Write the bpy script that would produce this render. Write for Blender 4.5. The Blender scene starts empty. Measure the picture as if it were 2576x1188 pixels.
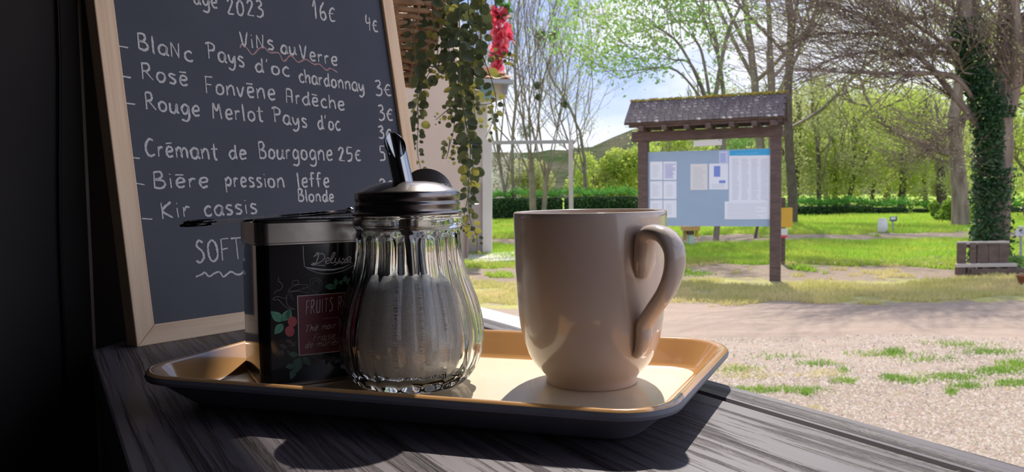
import bpy, math, random
import numpy as np
from mathutils import Vector, Matrix

random.seed(7)
rng = np.random.default_rng(7)
SC = bpy.context.scene
COL = SC.collection

# ------------------------------------------------------------------ camera
F = 1950.0; CX, CY = 1288.0, 594.0          # calibration in pixels of the 2576x1188 frame
PITCH = math.radians(3.35); ROLL = 0.013
EYE = np.array([0.0, 0.0, 1.30])
FW = np.array([0, math.cos(PITCH), -math.sin(PITCH)])
_up = np.array([0, math.sin(PITCH), math.cos(PITCH)]); _r = np.array([1.0, 0, 0])
RT = _r * math.cos(ROLL) - _up * math.sin(ROLL)
UP = _up * math.cos(ROLL) + _r * math.sin(ROLL)

def ray(u, v):
    return FW + RT * ((u - CX) / F) + UP * ((CY - v) / F)
def at_z(u, v, z):                           # point of the horizontal plane z (world) seen at a pixel
    d = ray(u, v); return EYE + d * ((z - EYE[2]) / d[2])
def at_y(u, v, y):                           # point of the vertical plane y = const
    d = ray(u, v); return EYE + d * (y / d[1])
def at_plane(u, v, p, n):
    d = ray(u, v); return EYE + d * (np.dot(p - EYE, n) / np.dot(d, n))

cam_d = bpy.data.cameras.new('camera'); cam = bpy.data.objects.new('camera', cam_d); COL.objects.link(cam)
cam_d.sensor_fit = 'HORIZONTAL'; cam_d.sensor_width = 36; cam_d.lens = F / 2576 * 36
cam_d.clip_start = 0.02; cam_d.clip_end = 2000
m = Matrix(((RT[0], UP[0], -FW[0], EYE[0]), (RT[1], UP[1], -FW[1], EYE[1]), (RT[2], UP[2], -FW[2], EYE[2]), (0, 0, 0, 1)))
cam.matrix_world = m
cam_d.dof.use_dof = True; cam_d.dof.focus_distance = 0.44; cam_d.dof.aperture_fstop = 30
SC.camera = cam

# ------------------------------------------------------------------ light
SC.view_settings.view_transform = 'Standard'; SC.view_settings.look = 'None'
SC.view_settings.gamma = 1; SC.view_settings.use_curve_mapping = False
SC.view_settings.exposure = 0.15
SC.cycles.use_denoising = True
SC.cycles.max_bounces = 14; SC.cycles.transmission_bounces = 12; SC.cycles.transparent_max_bounces = 16
SC.cycles.sample_clamp_indirect = 8

SUN_EL = math.radians(50); SUN_AZ = math.radians(11.5)
sd = np.array([math.sin(SUN_AZ) * math.cos(SUN_EL), math.cos(SUN_AZ) * math.cos(SUN_EL), math.sin(SUN_EL)])
sl = bpy.data.lights.new('sun', 'SUN'); sl.energy = 5.2; sl.angle = math.radians(0.8); sl.color = (1, .95, .86)
so = bpy.data.objects.new('sun', sl); COL.objects.link(so)
so.rotation_euler = Vector(-sd).to_track_quat('-Z', 'Y').to_euler(); so.location = (3, 12, 12)

W = bpy.data.worlds.new('sky'); SC.world = W; W.use_nodes = True
nt = W.node_tree; nt.nodes.clear()
def wn(t, **k):
    n = nt.nodes.new(t)
    for a, b in k.items(): setattr(n, a, b)
    return n
tc = wn('ShaderNodeTexCoord'); mp = wn('ShaderNodeMapping'); mp.inputs['Scale'].default_value = (1, 1, 2.4); mp.inputs['Location'].default_value = (2.6, 0.9, 0.3)
nz = wn('ShaderNodeTexNoise'); nz.inputs['Scale'].default_value = 3.2; nz.inputs['Detail'].default_value = 7; nz.inputs['Roughness'].default_value = .55
cr = wn('ShaderNodeValToRGB'); cr.color_ramp.elements[0].position = .40; cr.color_ramp.elements[1].position = .58
cr.color_ramp.elements[0].color = (0, 0, 0, 1); cr.color_ramp.elements[1].color = (1, 1, 1, 1)
sep = wn('ShaderNodeSeparateXYZ')
grad = wn('ShaderNodeValToRGB'); g = grad.color_ramp
g.elements[0].position = 0.0; g.elements[0].color = (.80, .86, .95, 1); g.elements[1].position = .7; g.elements[1].color = (.20, .36, .80, 1)
e = g.elements.new(.18); e.color = (.36, .50, .88, 1)
mixc = wn('ShaderNodeMixRGB'); mixc.inputs[2].default_value = (.90, .92, 1.0, 1)
bg = wn('ShaderNodeBackground'); bg.inputs[1].default_value = 1.15; wo = wn('ShaderNodeOutputWorld')
L = nt.links.new
L(tc.outputs['Generated'], mp.inputs['Vector']); L(mp.outputs[0], nz.inputs['Vector']); L(nz.outputs['Fac'], cr.inputs[0])
L(tc.outputs['Generated'], sep.inputs[0]); L(sep.outputs['Z'], grad.inputs[0]); L(grad.outputs[0], mixc.inputs[1])
L(cr.outputs[0], mixc.inputs[0]); L(mixc.outputs[0], bg.inputs[0]); L(bg.outputs[0], wo.inputs[0])

# ------------------------------------------------------------------ helpers
def link(o, parent=None):
    COL.objects.link(o)
    if parent is not None: o.parent = parent
    return o
def tag(o, label=None, cat=None, group=None, kind=None):
    if label: o['label'] = label
    if cat: o['category'] = cat
    if group: o['group'] = group
    if kind: o['kind'] = kind
    return o
def empty(name, loc, label=None, cat=None, group=None, rot=(0, 0, 0)):
    o = bpy.data.objects.new(name, None); o.empty_display_size = .05
    o.location = tuple(loc); o.rotation_euler = rot; link(o); tag(o, label, cat, group)
    o['_M'] = 0; del o['_M']
    return o
def frame(o):                                # matrix of an unparented object without a depsgraph update
    return Matrix.LocRotScale(o.location, o.rotation_euler, o.scale)
def mesh(name, V, Fc, mat=None, smooth=False):
    me = bpy.data.meshes.new(name)
    V = np.asarray(V, dtype=np.float32)
    if isinstance(Fc, np.ndarray) and Fc.ndim == 2:
        n, k = Fc.shape
        me.vertices.add(len(V)); me.vertices.foreach_set('co', V.ravel())
        me.loops.add(n * k); me.loops.foreach_set('vertex_index', Fc.astype(np.int32).ravel())
        me.polygons.add(n); me.polygons.foreach_set('loop_start', np.arange(0, n * k, k, dtype=np.int32))
        me.update(calc_edges=True)
    else:
        me.from_pydata([tuple(map(float, v)) for v in V], [], [tuple(int(i) for i in f) for f in Fc])
    if smooth: me.polygons.foreach_set('use_smooth', [True] * len(me.polygons))
    if mat is not None:
        for mm in (mat if isinstance(mat, (list, tuple)) else [mat]): me.materials.append(mm)
    me.update()
    return me
def obj(name, V, Fc, mat=None, parent=None, smooth=False, world=True, kind=None):
    """one mesh object; V in world coordinates, turned into the parent's frame when there is one"""
    V = np.asarray(V, float)
    if parent is not None and world:
        Mi = np.array(frame(parent).inverted() if parent.parent is None else (frame(parent.parent) @ frame(parent)).inverted())
        V = V @ Mi[:3, :3].T + Mi[:3, 3]
        o = bpy.data.objects.new(name, mesh(name, V, Fc, mat, smooth))
    elif parent is None and world:
        c = (V.min(0) + V.max(0)) / 2; c[2] = V[:, 2].min()
        o = bpy.data.objects.new(name, mesh(name, V - c, Fc, mat, smooth)); o.location = tuple(c)
    else:
        o = bpy.data.objects.new(name, mesh(name, V, Fc, mat, smooth))
    link(o, parent)
    if kind: o['kind'] = kind
    return o
class MB:                                    # collects shapes into one mesh
    def __init__(s): s.V = []; s.F = []; s.n = 0
    def add(s, V, Fc):
        V = np.asarray(V, float)
        s.V.append(V); s.F += [tuple(int(i) + s.n for i in f) for f in Fc]; s.n += len(V); return s
    def box(s, c, size, R=None, bev=0):
        hx, hy, hz = [q / 2 for q in size]
        if bev <= 0:
            V = np.array([[x, y, z] for x in (-hx, hx) for y in (-hy, hy) for z in (-hz, hz)])
            Fc = [(0, 1, 3, 2), (4, 6, 7, 5), (0, 4, 5, 1), (2, 3, 7, 6), (0, 2, 6, 4), (1, 5, 7, 3)]
        else:
            V = []; idx = {}
            for ax in range(3):
                for sx in (-1, 1):
                    for sy in (-1, 1):
                        for sz in (-1, 1):
                            p = [sx * (hx - bev), sy * (hy - bev), sz * (hz - bev)]
                            p[ax] = (sx * hx, sy * hy, sz * hz)[ax]
                            idx[(ax, sx, sy, sz)] = len(V); V.append(p)
            V = np.array(V); Fc = []
            def q(*k): Fc.append(tuple(idx[i] for i in k))
            for s_ in (-1, 1):
                q((0, s_, -1, -1), (0, s_, 1, -1), (0, s_, 1, 1), (0, s_, -1, 1))
                q((1, -1, s_, -1), (1, 1, s_, -1), (1, 1, s_, 1), (1, -1, s_, 1))
                q((2, -1, -1, s_), (2, 1, -1, s_), (2, 1, 1, s_), (2, -1, 1, s_))
            for a in (-1, 1):
                for b in (-1, 1):
                    q((0, a, b, -1), (0, a, b, 1), (1, a, b, 1), (1, a, b, -1))
                    q((0, a, -1, b), (0, a, 1, b), (2, a, 1, b), (2, a, -1, b))
                    q((1, -1, a, b), (1, 1, a, b), (2, 1, a, b), (2, -1, a, b))
                    for d in (-1, 1): q((0, a, b, d), (1, a, b, d), (2, a, b, d))
        if R is not None: V = V @ np.array(R).T
        return s.add(V + np.array(c), Fc)
    def tube(s, pts, r, n=8, cap=True, sx=1.0):
        pts = np.asarray(pts, float); r = np.broadcast_to(r, (len(pts),))
        T = np.gradient(pts, axis=0); T /= np.linalg.norm(T, axis=1)[:, None] + 1e-12
        a = np.array([0, 0, 1.0]) if abs(T[0][2]) < .9 else np.array([1.0, 0, 0])
        Nn = np.cross(T[0], a); Nn /= np.linalg.norm(Nn); V = []
        for i in range(len(pts)):
            Nn = Nn - T[i] * np.dot(Nn, T[i]); Nn /= np.linalg.norm(Nn) + 1e-12; B = np.cross(T[i], Nn)
            for k in range(n):
                t = 2 * math.pi * k / n
                V.append(pts[i] + r[i] * (math.cos(t) * Nn + sx * math.sin(t) * B))
        Fc = [(i * n + k, i * n + (k + 1) % n, (i + 1) * n + (k + 1) % n, (i + 1) * n + k) for i in range(len(pts) - 1) for k in range(n)]
        if cap: Fc += [tuple(range(n))[::-1], tuple((len(pts) - 1) * n + k for k in range(n))]
        return s.add(V, Fc)
    def lathe(s, prof, c=(0, 0, 0), n=48, R=None, close=False):
        V = [[r * math.cos(2 * math.pi * k / n), r * math.sin(2 * math.pi * k / n), z] for r, z in prof for k in range(n)]
        mN = len(prof)
        Fc = [(i * n + k, i * n + (k + 1) % n, ((i + 1) % mN) * n + (k + 1) % n, ((i + 1) % mN) * n + k)
              for i in range(mN if close else mN - 1) for k in range(n)]
        if not close:
            if prof[0][0] > 1e-6: Fc.append(tuple(range(n))[::-1])
            if prof[-1][0] > 1e-6: Fc.append(tuple((mN - 1) * n + k for k in range(n)))
        V = np.array(V)
        if R is not None: V = V @ np.array(R).T
        return s.add(V + np.array(c), Fc)
    def build(s, name, mat, parent=None, smooth=False, world=True, kind=None):
        return obj(name, np.vstack(s.V), s.F, mat, parent, smooth, world, kind)
def rotz(a): c, s = math.cos(a), math.sin(a); return np.array([[c, -s, 0], [s, c, 0], [0, 0, 1.0]])
def rot_axis(ax, a): return np.array(Matrix.Rotation(a, 3, ax))
def smooth_line(p, k=6):
    p = np.asarray(p, float)
    if len(p) < 3: return p
    q = np.vstack([2 * p[0] - p[1], p, 2 * p[-1] - p[-2]]); out = []
    for i in range(1, len(q) - 2):
        for t in np.arange(k) / k:
            a, b, c, d = q[i - 1], q[i], q[i + 1], q[i + 2]
            out.append(.5 * (2 * b + (c - a) * t + (2 * a - 5 * b + 4 * c - d) * t * t + (3 * b - a - 3 * c + d) * t ** 3))
    out.append(q[-2]); return np.array(out)
def sub(child, par):                         # move a part one level down; both lie in their thing's own frame
    child.parent = par; return child
def shade_angle(o, deg=40):
    o.data.polygons.foreach_set('use_smooth', [True] * len(o.data.polygons))
    try: o.data.set_sharp_from_angle(angle=math.radians(deg))
    except Exception: pass

# materials ------------------------------------------------------------
def mat(name, col, rough=.6, metal=0, bump=0, bscale=20, var=0, vscale=6, stretch=(1, 1, 1), spec=.5, trans=0, col2=None, ramp=(.35, .65), translucent=0, coat=0, detail=4, coord='Object', sss=0):
    M = bpy.data.materials.new(name); M.use_nodes = True; t = M.node_tree; b = t.nodes['Principled BSDF']
    b.inputs['Base Color'].default_value = (*col, 1); b.inputs['Roughness'].default_value = rough; b.inputs['Metallic'].default_value = metal
    b.inputs['Specular IOR Level'].default_value = spec; b.inputs['Transmission Weight'].default_value = trans
    b.inputs['Coat Weight'].default_value = coat
    if sss: b.inputs['Subsurface Weight'].default_value = sss; b.inputs['Subsurface Radius'].default_value = (.004, .003, .002); b.inputs['Subsurface Scale'].default_value = 1
    if bump or col2 or var:
        c = t.nodes.new('ShaderNodeTexCoord'); mpn = t.nodes.new('ShaderNodeMapping'); mpn.inputs['Scale'].default_value = stretch
        t.links.new(c.outputs[coord], mpn.inputs[0])
    if col2 is None and var: col2 = tuple(x * (1 - var) for x in col)
    if col2:
        n = t.nodes.new('ShaderNodeTexNoise'); n.inputs['Scale'].default_value = vscale; n.inputs['Detail'].default_value = detail
        r = t.nodes.new('ShaderNodeValToRGB'); r.color_ramp.elements[0].position, r.color_ramp.elements[1].position = ramp
        r.color_ramp.elements[0].color = (*col, 1); r.color_ramp.elements[1].color = (*col2, 1)
        t.links.new(mpn.outputs[0], n.inputs['Vector']); t.links.new(n.outputs['Fac'], r.inputs[0]); t.links.new(r.outputs[0], b.inputs['Base Color'])
    if bump:
        n2 = t.nodes.new('ShaderNodeTexNoise'); n2.inputs['Scale'].default_value = bscale; n2.inputs['Detail'].default_value = 5
        bp = t.nodes.new('ShaderNodeBump'); bp.inputs['Strength'].default_value = 1; bp.inputs['Distance'].default_value = bump
        t.links.new(mpn.outputs[0], n2.inputs['Vector']); t.links.new(n2.outputs['Fac'], bp.inputs['Height']); t.links.new(bp.outputs[0], b.inputs['Normal'])
    if translucent:
        tr = t.nodes.new('ShaderNodeBsdfTranslucent'); mx = t.nodes.new('ShaderNodeMixShader'); mx.inputs[0].default_value = translucent
        out = [x for x in t.nodes if x.type == 'OUTPUT_MATERIAL'][0]
        if col2: t.links.new(r.outputs[0], tr.inputs[0])
        else: tr.inputs[0].default_value = (*col, 1)
        t.links.new(b.outputs[0], mx.inputs[1]); t.links.new(tr.outputs[0], mx.inputs[2]); t.links.new(mx.outputs[0], out.inputs[0])
    return M

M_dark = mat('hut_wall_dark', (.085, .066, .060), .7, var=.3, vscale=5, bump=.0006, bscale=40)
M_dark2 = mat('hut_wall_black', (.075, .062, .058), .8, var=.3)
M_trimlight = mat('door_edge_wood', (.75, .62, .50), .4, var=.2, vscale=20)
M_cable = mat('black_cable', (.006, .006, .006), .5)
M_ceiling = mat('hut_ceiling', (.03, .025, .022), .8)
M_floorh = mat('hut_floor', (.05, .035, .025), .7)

# ------------------------------------------------------------------ hut frame: s along the counter (towards the viewer), n outwards
P0 = np.array([.2032, .3035]); WV = np.array([.515, -.857]); NV = np.array([.857, .515])
def H(s, n, z): q = P0 + s * WV + n * NV; return np.array([q[0], q[1], z])
HROT = math.atan2(WV[1], WV[0])
ZC = 1.30 - .112                              # counter top
def hbox(mb, s0, s1, n0, n1, z0, z1, bev=0):
    c = H((s0 + s1) / 2, (n0 + n1) / 2, (z0 + z1) / 2)
    return mb.box(c, (s1 - s0, n1 - n0, z1 - z0), rotz(HROT), bev)
def structure(name, mb, m_): return tag(mb.build(name, m_), kind='structure')
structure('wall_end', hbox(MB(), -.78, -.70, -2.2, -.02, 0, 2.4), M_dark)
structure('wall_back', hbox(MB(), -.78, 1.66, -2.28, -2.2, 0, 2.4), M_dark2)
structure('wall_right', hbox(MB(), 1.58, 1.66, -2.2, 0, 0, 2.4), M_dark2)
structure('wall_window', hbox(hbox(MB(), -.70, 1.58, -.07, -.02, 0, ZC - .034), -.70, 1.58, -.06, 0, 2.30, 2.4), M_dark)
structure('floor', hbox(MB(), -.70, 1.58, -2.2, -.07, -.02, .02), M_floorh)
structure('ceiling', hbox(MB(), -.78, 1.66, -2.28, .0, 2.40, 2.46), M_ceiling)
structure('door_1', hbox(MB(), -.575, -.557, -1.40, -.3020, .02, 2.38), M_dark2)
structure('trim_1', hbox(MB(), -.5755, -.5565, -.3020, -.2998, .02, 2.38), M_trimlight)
# eave outside the opening
structure('trim_2', hbox(MB(), -2.2, 1.66, .0, .436, 2.40, 2.46), M_ceiling)
cab = MB(); zz = np.linspace(.75, 2.35, 40)
cab.tube([H(-.553, -.3200 + .0035 * math.sin(z * 9 + 1) + .001 * math.sin(z * 23), z) for z in zz], .0013, 8)
tag(cab.build('cable', M_cable, None, True), 'thin black cable hanging down the dark wall left of the chalkboard', 'cable')

# counter ---------------------------------------------------------------
def wood_counter():
    M = bpy.data.materials.new('dark_painted_wood'); M.use_nodes = True; t = M.node_tree; b = t.nodes['Principled BSDF']
    c = t.nodes.new('ShaderNodeTexCoord'); mpn = t.nodes.new('ShaderNodeMapping'); mpn.inputs['Scale'].default_value = (5, 150, 20)
    nd = t.nodes.new('ShaderNodeTexNoise'); nd.inputs['Scale'].default_value = 1; nd.inputs['Detail'].default_value = 7; nd.inputs['Roughness'].default_value = .62; nd.inputs['Distortion'].default_value = .4
    r = t.nodes.new('ShaderNodeValToRGB'); el = r.color_ramp.elements
    el[0].position = .35; el[0].color = (.026, .021, .022, 1); el[1].position = .42; el[1].color = (.092, .070, .074, 1)
    e2 = el.new(.72); e2.color = (.135, .120, .138, 1)
    bp = t.nodes.new('ShaderNodeBump'); bp.inputs['Distance'].default_value = .0016; bp.inputs['Strength'].default_value = 1
    r2 = t.nodes.new('ShaderNodeValToRGB'); r2.color_ramp.elements[0].position = .33; r2.color_ramp.elements[1].position = .5
    t.links.new(c.outputs['Object'], mpn.inputs[0]); t.links.new(mpn.outputs[0], nd.inputs['Vector'])
    t.links.new(nd.outputs['Fac'], r.inputs[0]); t.links.new(nd.outputs['Fac'], r2.inputs[0]); t.links.new(r.outputs[0], b.inputs['Base Color'])
    t.links.new(r2.outputs[0], bp.inputs['Height']); t.links.new(bp.outputs[0], b.inputs['Normal'])
    b.inputs['Roughness'].default_value = .42; b.inputs['Specular IOR Level'].default_value = .5
    return M
M_counter = wood_counter()
ctr = empty('counter', H(0.3, -.15, ZC - .03), 'dark painted wooden window counter with open grain under the tray', 'counter', rot=(0, 0, HROT))
def hplank(s0, s1, n0, n1, z0, z1, name='plank', m_=None, parent=None):
    return hbox(MB(), s0, s1, n0, n1, z0, z1, .0015).build(name, m_ or M_counter, parent)
hplank(-.695, 1.5, -.0235, .0, ZC - .033, ZC - .0005, parent=ctr)
_pl = [(-.482, -.306), (-.505, -.285), (-.625, -.0276), (1.5, -.0276), (1.5, -.306)][::-1]
_o = obj('plank', [H(a, b, z) for z in (ZC - .03, ZC) for a, b in _pl], [tuple(range(5)), tuple(range(9, 4, -1))] + [(k, k + 5, (k + 1) % 5 + 5, (k + 1) % 5) for k in range(5)], M_counter, ctr)
_b = _o.modifiers.new('b', 'BEVEL'); _b.width = .0015; _b.segments = 2
hbox(MB(), -.695, 1.5, -.05, -.0237, ZC - .0338, ZC - .0302).build('bearer', mat('bearer_black', (.006, .005, .005), .9), ctr)
# pale sill plate outside
M_alu = mat('pale_aluminium', (.62, .64, .67), .35, metal=.3, var=.1)
sill = empty('sill_plate', H(-.62, .05, ZC - .02), 'pale grey metal sill plate just outside the counter behind the jar', 'sill', rot=(0, 0, HROT))
hbox(hbox(MB(), -.72, -.40, .002, .055, ZC - .012, ZC - .009), -.72, -.40, .052, .055, ZC - .04, ZC - .012).build('plate', M_alu, sill)
hbox(MB(), -.60, -.58, .0, .05, ZC - .04, ZC - .012).build('bracket', M_alu, sill)

# ------------------------------------------------------------------ ground
ZG = 0.0
def ground_material():
    M = bpy.data.materials.new('campsite_ground'); M.use_nodes = True; t = M.node_tree; b = t.nodes['Principled BSDF']
    b.inputs['Roughness'].default_value = .95; b.inputs['Specular IOR Level'].default_value = .1
    N = lambda ty: t.nodes.new(ty); Lk = t.links.new
    tc_ = N('ShaderNodeTexCoord'); sp = N('ShaderNodeSeparateXYZ'); Lk(tc_.outputs['Object'], sp.inputs[0])
    def noise(scale, det=5, rough=.6, st=None):
        n = N('ShaderNodeTexNoise'); n.inputs['Scale'].default_value = scale; n.inputs['Detail'].default_value = det; n.inputs['Roughness'].default_value = rough
        if st:
            mm = N('ShaderNodeMapping'); mm.inputs['Scale'].default_value = st; Lk(tc_.outputs['Object'], mm.inputs[0]); Lk(mm.outputs[0], n.inputs['Vector'])
        else: Lk(tc_.outputs['Object'], n.inputs['Vector'])
        return n
    def ramp(inp, pts):
        r = N('ShaderNodeValToRGB'); el = r.color_ramp.elements
        el[0].position, el[0].color = pts[0][0], (*pts[0][1], 1); el[1].position, el[1].color = pts[-1][0], (*pts[-1][1], 1)
        for p, c in pts[1:-1]: q = el.new(p); q.color = (*c, 1)
        Lk(inp, r.inputs[0]); return r
    def math_(op, a, b_):
        n = N('ShaderNodeMath'); n.operation = op
        for i, x in enumerate((a, b_)):
            if isinstance(x, (int, float)): n.inputs[i].default_value = x
            else: Lk(x, n.inputs[i])
        return n.outputs[0]
    def mix(f, a, b_):
        n = N('ShaderNodeMixRGB')
        for i, x in enumerate((f, a, b_)):
            if isinstance(x, (int, float)): n.inputs[i].default_value = x
            elif isinstance(x, tuple): n.inputs[i].default_value = (*x, 1)
            else: Lk(x, n.inputs[i])
        return n.outputs[0]
    nA = noise(.55, 5); nB = noise(3.5, 6, .65); nC = noise(28, 4, .7); nD = noise(90, 3, .6)
    # grass amount along the distance from the hut
    yw = math_('ADD', sp.outputs['Y'], math_('MULTIPLY', math_('SUBTRACT', nA.outputs['Fac'], .5), 2.6))
    yy = math_('DIVIDE', yw, 40)
    k = lambda y: y / 40
    g1, g0 = (1, 1, 1), (0, 0, 0); h = lambda x: (x, x, x)
    amt = ramp(yy, [(k(0), h(.14)), (k(3.5), h(.22)), (k(4.6), h(.36)), (k(5.6), h(.50)), (k(6.1), h(.02)), (k(8.3), h(.02)), (k(8.8), h(.66)), (k(10.4), h(.66)), (k(11.2), h(.40)), (k(12.6), h(.40)),
                    (k(13.6), h(.95)), (k(17.6), h(.95)), (k(18.4), h(.25)), (k(20.6), h(.2)), (k(22), h(.95)), (k(38), h(1.0))])
    thr = math_('ADD', math_('MULTIPLY', nB.outputs['Fac'], .75), math_('MULTIPLY', nC.outputs['Fac'], .35))
    gm = math_('MULTIPLY', math_('SUBTRACT', math_('ADD', amt.outputs[0], .03), thr), 6)
    gm = math_('MINIMUM', math_('MAXIMUM', gm, 0), 1)
    dry = ramp(yy, [(0, h(.6)), (k(7), h(.6)), (k(8.8), h(.85)), (k(10.4), h(.8)), (k(12), h(.5)), (k(13.6), h(.12)), (k(19), h(.3)), (k(22), h(.05)), (1, h(0))])
    green = mix(nB.outputs['Fac'], (.27, .42, .055), (.38, .48, .08))
    dryc = mix(nB.outputs['Fac'], (.52, .44, .19), (.42, .41, .12))
    grass = mix(dry.outputs[0], green, dryc)
    stone = ramp(nD.outputs['Fac'], [(.25, (.26, .20, .15)), (.5, (.45, .37, .30)), (.75, (.62, .54, .46))])
    vor = N('ShaderNodeTexVoronoi'); vor.inputs['Scale'].default_value = 38; Lk(tc_.outputs['Object'], vor.inputs['Vector'])
    stone2 = mix(.35, stone.outputs[0], vor.outputs['Color'])
    hsv = N('ShaderNodeHueSaturation'); hsv.inputs['Saturation'].default_value = .35; Lk(stone2, hsv.inputs['Color'])
    nS = noise(1.2, 6, .7, (.35, 2.2, 1))
    roadc = ramp(nS.outputs['Fac'], [(.3, (.34, .29, .26)), (.5, (.46, .40, .36)), (.72, (.56, .49, .44))])
    rd = ramp(yy, [(k(5.4), g0), (k(6.0), g1), (k(8.6), g1), (k(9.2), g0)])
    def mul(a, c):
        n = N('ShaderNodeMixRGB'); n.blend_type = 'MULTIPLY'; n.inputs[0].default_value = 1; Lk(a, n.inputs[1]); n.inputs[2].default_value = (*c, 1); return n.outputs[0]
    soil = mix(rd.outputs[0], mul(mix(.35, hsv.outputs[0], (.50, .41, .32)), (.64, .54, .45)), mul(mix(.15, roadc.outputs[0], hsv.outputs[0]), (.86, .74, .64)))
    colr = mix(gm, soil, grass)
    Lk(colr, b.inputs['Base Color'])
    bp = N('ShaderNodeBump'); bp.inputs['Distance'].default_value = .015; bp.inputs['Strength'].default_value = .8
    Lk(math_('ADD', nC.outputs['Fac'], math_('MULTIPLY', nD.outputs['Fac'], .5)), bp.inputs['Height']); Lk(bp.outputs[0], b.inputs['Normal'])
    return M
xs = np.concatenate([np.linspace(-80, -12, 24), np.linspace(-11, 14, 100), np.linspace(16, 120, 30)])
ys = np.concatenate([np.linspace(-8, 2.5, 8), np.linspace(2.7, 26, 150), np.linspace(27, 140, 40)])
GX, GY = np.meshgrid(xs, ys)
def ground_z(x, y):
    x = np.asarray(x, float); y = np.asarray(y, float)
    a = .02 * np.sin(x * 1.3 + y * .7) * np.sin(y * 1.1) + .012 * np.sin(x * 3.1 + 1) * np.sin(y * 2.7)
    return ZG + a * np.clip((y - 3) / 3, 0, 1)
V = np.stack([GX, GY, ground_z(GX, GY)], -1).reshape(-1, 3)
nx, ny = len(xs), len(ys)
i = np.arange(ny - 1)[:, None] * nx + np.arange(nx - 1)[None]
Fq = np.stack([i, i + 1, i + nx + 1, i + nx], -1).reshape(-1, 4)
go = bpy.data.objects.new('ground', mesh('ground', V, Fq, ground_material(), True)); link(go); tag(go, kind='structure')

# distant hill ------------------------------------------------------------
M_hill = mat('wooded_hill', (.050, .075, .030), 1, col2=(.115, .110, .070), vscale=.12, ramp=(.4, .62), bump=1.5, bscale=.35, spec=0)
hx = np.linspace(-120, 260, 90); hv = []
for j, yy_ in enumerate(np.linspace(120, 210, 16)):
    for x in hx:
        f = j / 15
        u = x / yy_ * F + CX
        ridge = np.interp(u, [900, 1330, 1480, 1620, 1800, 2100, 2600, 3200], [360, 360, 346, 302, 305, 300, 270, 250])
        top = (np.interp(u, [0, 2576], [496, 463]) - ridge) / F * 165
        hv.append([x, yy_, top * math.sin(min(1, f * 2.0) * math.pi / 2) * (1 - .15 * max(0, f - .5)) + rng.normal() * .35 - 1])
nxh = len(hx); ii = np.arange(15)[:, None] * nxh + np.arange(nxh - 1)[None]
hl = bpy.data.objects.new('hill', mesh('hill', hv, np.stack([ii, ii + 1, ii + nxh + 1, ii + nxh], -1).reshape(-1, 4), M_hill, True)); link(hl); tag(hl, kind='structure')

# ================================================================== FOREGROUND
EZ = 1.30
ZF = EZ - .107                                # tray floor surface
# ---- tray
M_tan = mat('tan_laminate', (.62, .33, .13), .15, var=.08, vscale=60, coat=.8)
M_cream = mat('cream_laminate', (.86, .74, .55), .30, var=.06, vscale=80, coat=.3, bump=.00003, bscale=500)
M_shell = mat('grey_plastic', (.20, .20, .24), .5, var=.1, vscale=80)
k_ = .092 / .087
Q = [np.array(p) * k_ for p in ([-.1958, .3752], [.0588, .2937], [.1292, .4420], [-.1344, .5185])]
def quad_loop(d, r, z, n=9):
    c = []
    L4 = []
    for a in range(4):
        p, q = Q[a], Q[(a + 1) % 4]; t = (q - p) / np.linalg.norm(q - p); nn = np.array([-t[1], t[0]]); L4.append((p + nn * d, t))
    for a in range(4):
        (p1, t1), (p2, t2) = L4[a - 1], L4[a]
        s = np.linalg.solve(np.array([t1, -t2]).T, p2 - p1); C_ = p1 + t1 * s[0]
        phi = math.acos(np.clip(np.dot(-t1, t2), -1, 1)); tl = r / math.tan(phi / 2)
        bis = (t2 - t1); bis /= np.linalg.norm(bis); O = C_ + bis * (r / math.sin(phi / 2))
        A = C_ - t1 * tl - O; a0 = math.atan2(A[1], A[0]); sweep = math.pi - phi
        for k in range(n):
            t = a0 + sweep * k / (n - 1); c.append([O[0] + r * math.cos(t), O[1] + r * math.sin(t), z])
    return c
tray = empty('serving_tray', (*(sum(Q) / 4), ZF - .005), 'rounded tan and cream serving tray lying on the dark counter', 'tray')
def loops_obj(name, prof, m_, cap=None, parent=None, solid=False):
    V = []; Fc = []; n = None
    for (d, r, z) in prof:
        lp = quad_loop(d, r, EZ + z); n = len(lp); V += lp
    for a in range(len(prof) - 1):
        for b in range(n): Fc.append((a * n + b, a * n + (b + 1) % n, (a + 1) * n + (b + 1) % n, (a + 1) * n + b))
    if cap == 'end': Fc.append(tuple((len(prof) - 1) * n + b for b in range(n)))
    if cap == 'start': Fc.append(tuple(range(n))[::-1])
    o = obj(name, V, Fc, m_, parent); shade_angle(o, 35); return o
loops_obj('shell', [(.0245, .012, -.112), (.022, .014, -.1118), (.0185, .017, -.1095), (.0048, .026, -.0975), (.0032, .027, -.0970), (.0002, .0295, -.0966), (-.0004, .030, -.0950), (.0002, .0295, -.0930)], M_shell, 'start', tray)
loops_obj('rim', [(.0002, .0295, -.0930), (.0010, .029, -.0921), (.0022, .028, -.0918), (.0038, .027, -.0922), (.0050, .026, -.0932), (.0150, .0175, -.1045), (.0170, .0155, -.1062), (.0188, .014, -.10690)], M_tan, None, tray)
loops_obj('liner', [(.0186, .0142, -.1069), (.0196, .0135, -.1070)], M_cream, 'end', tray)

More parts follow.
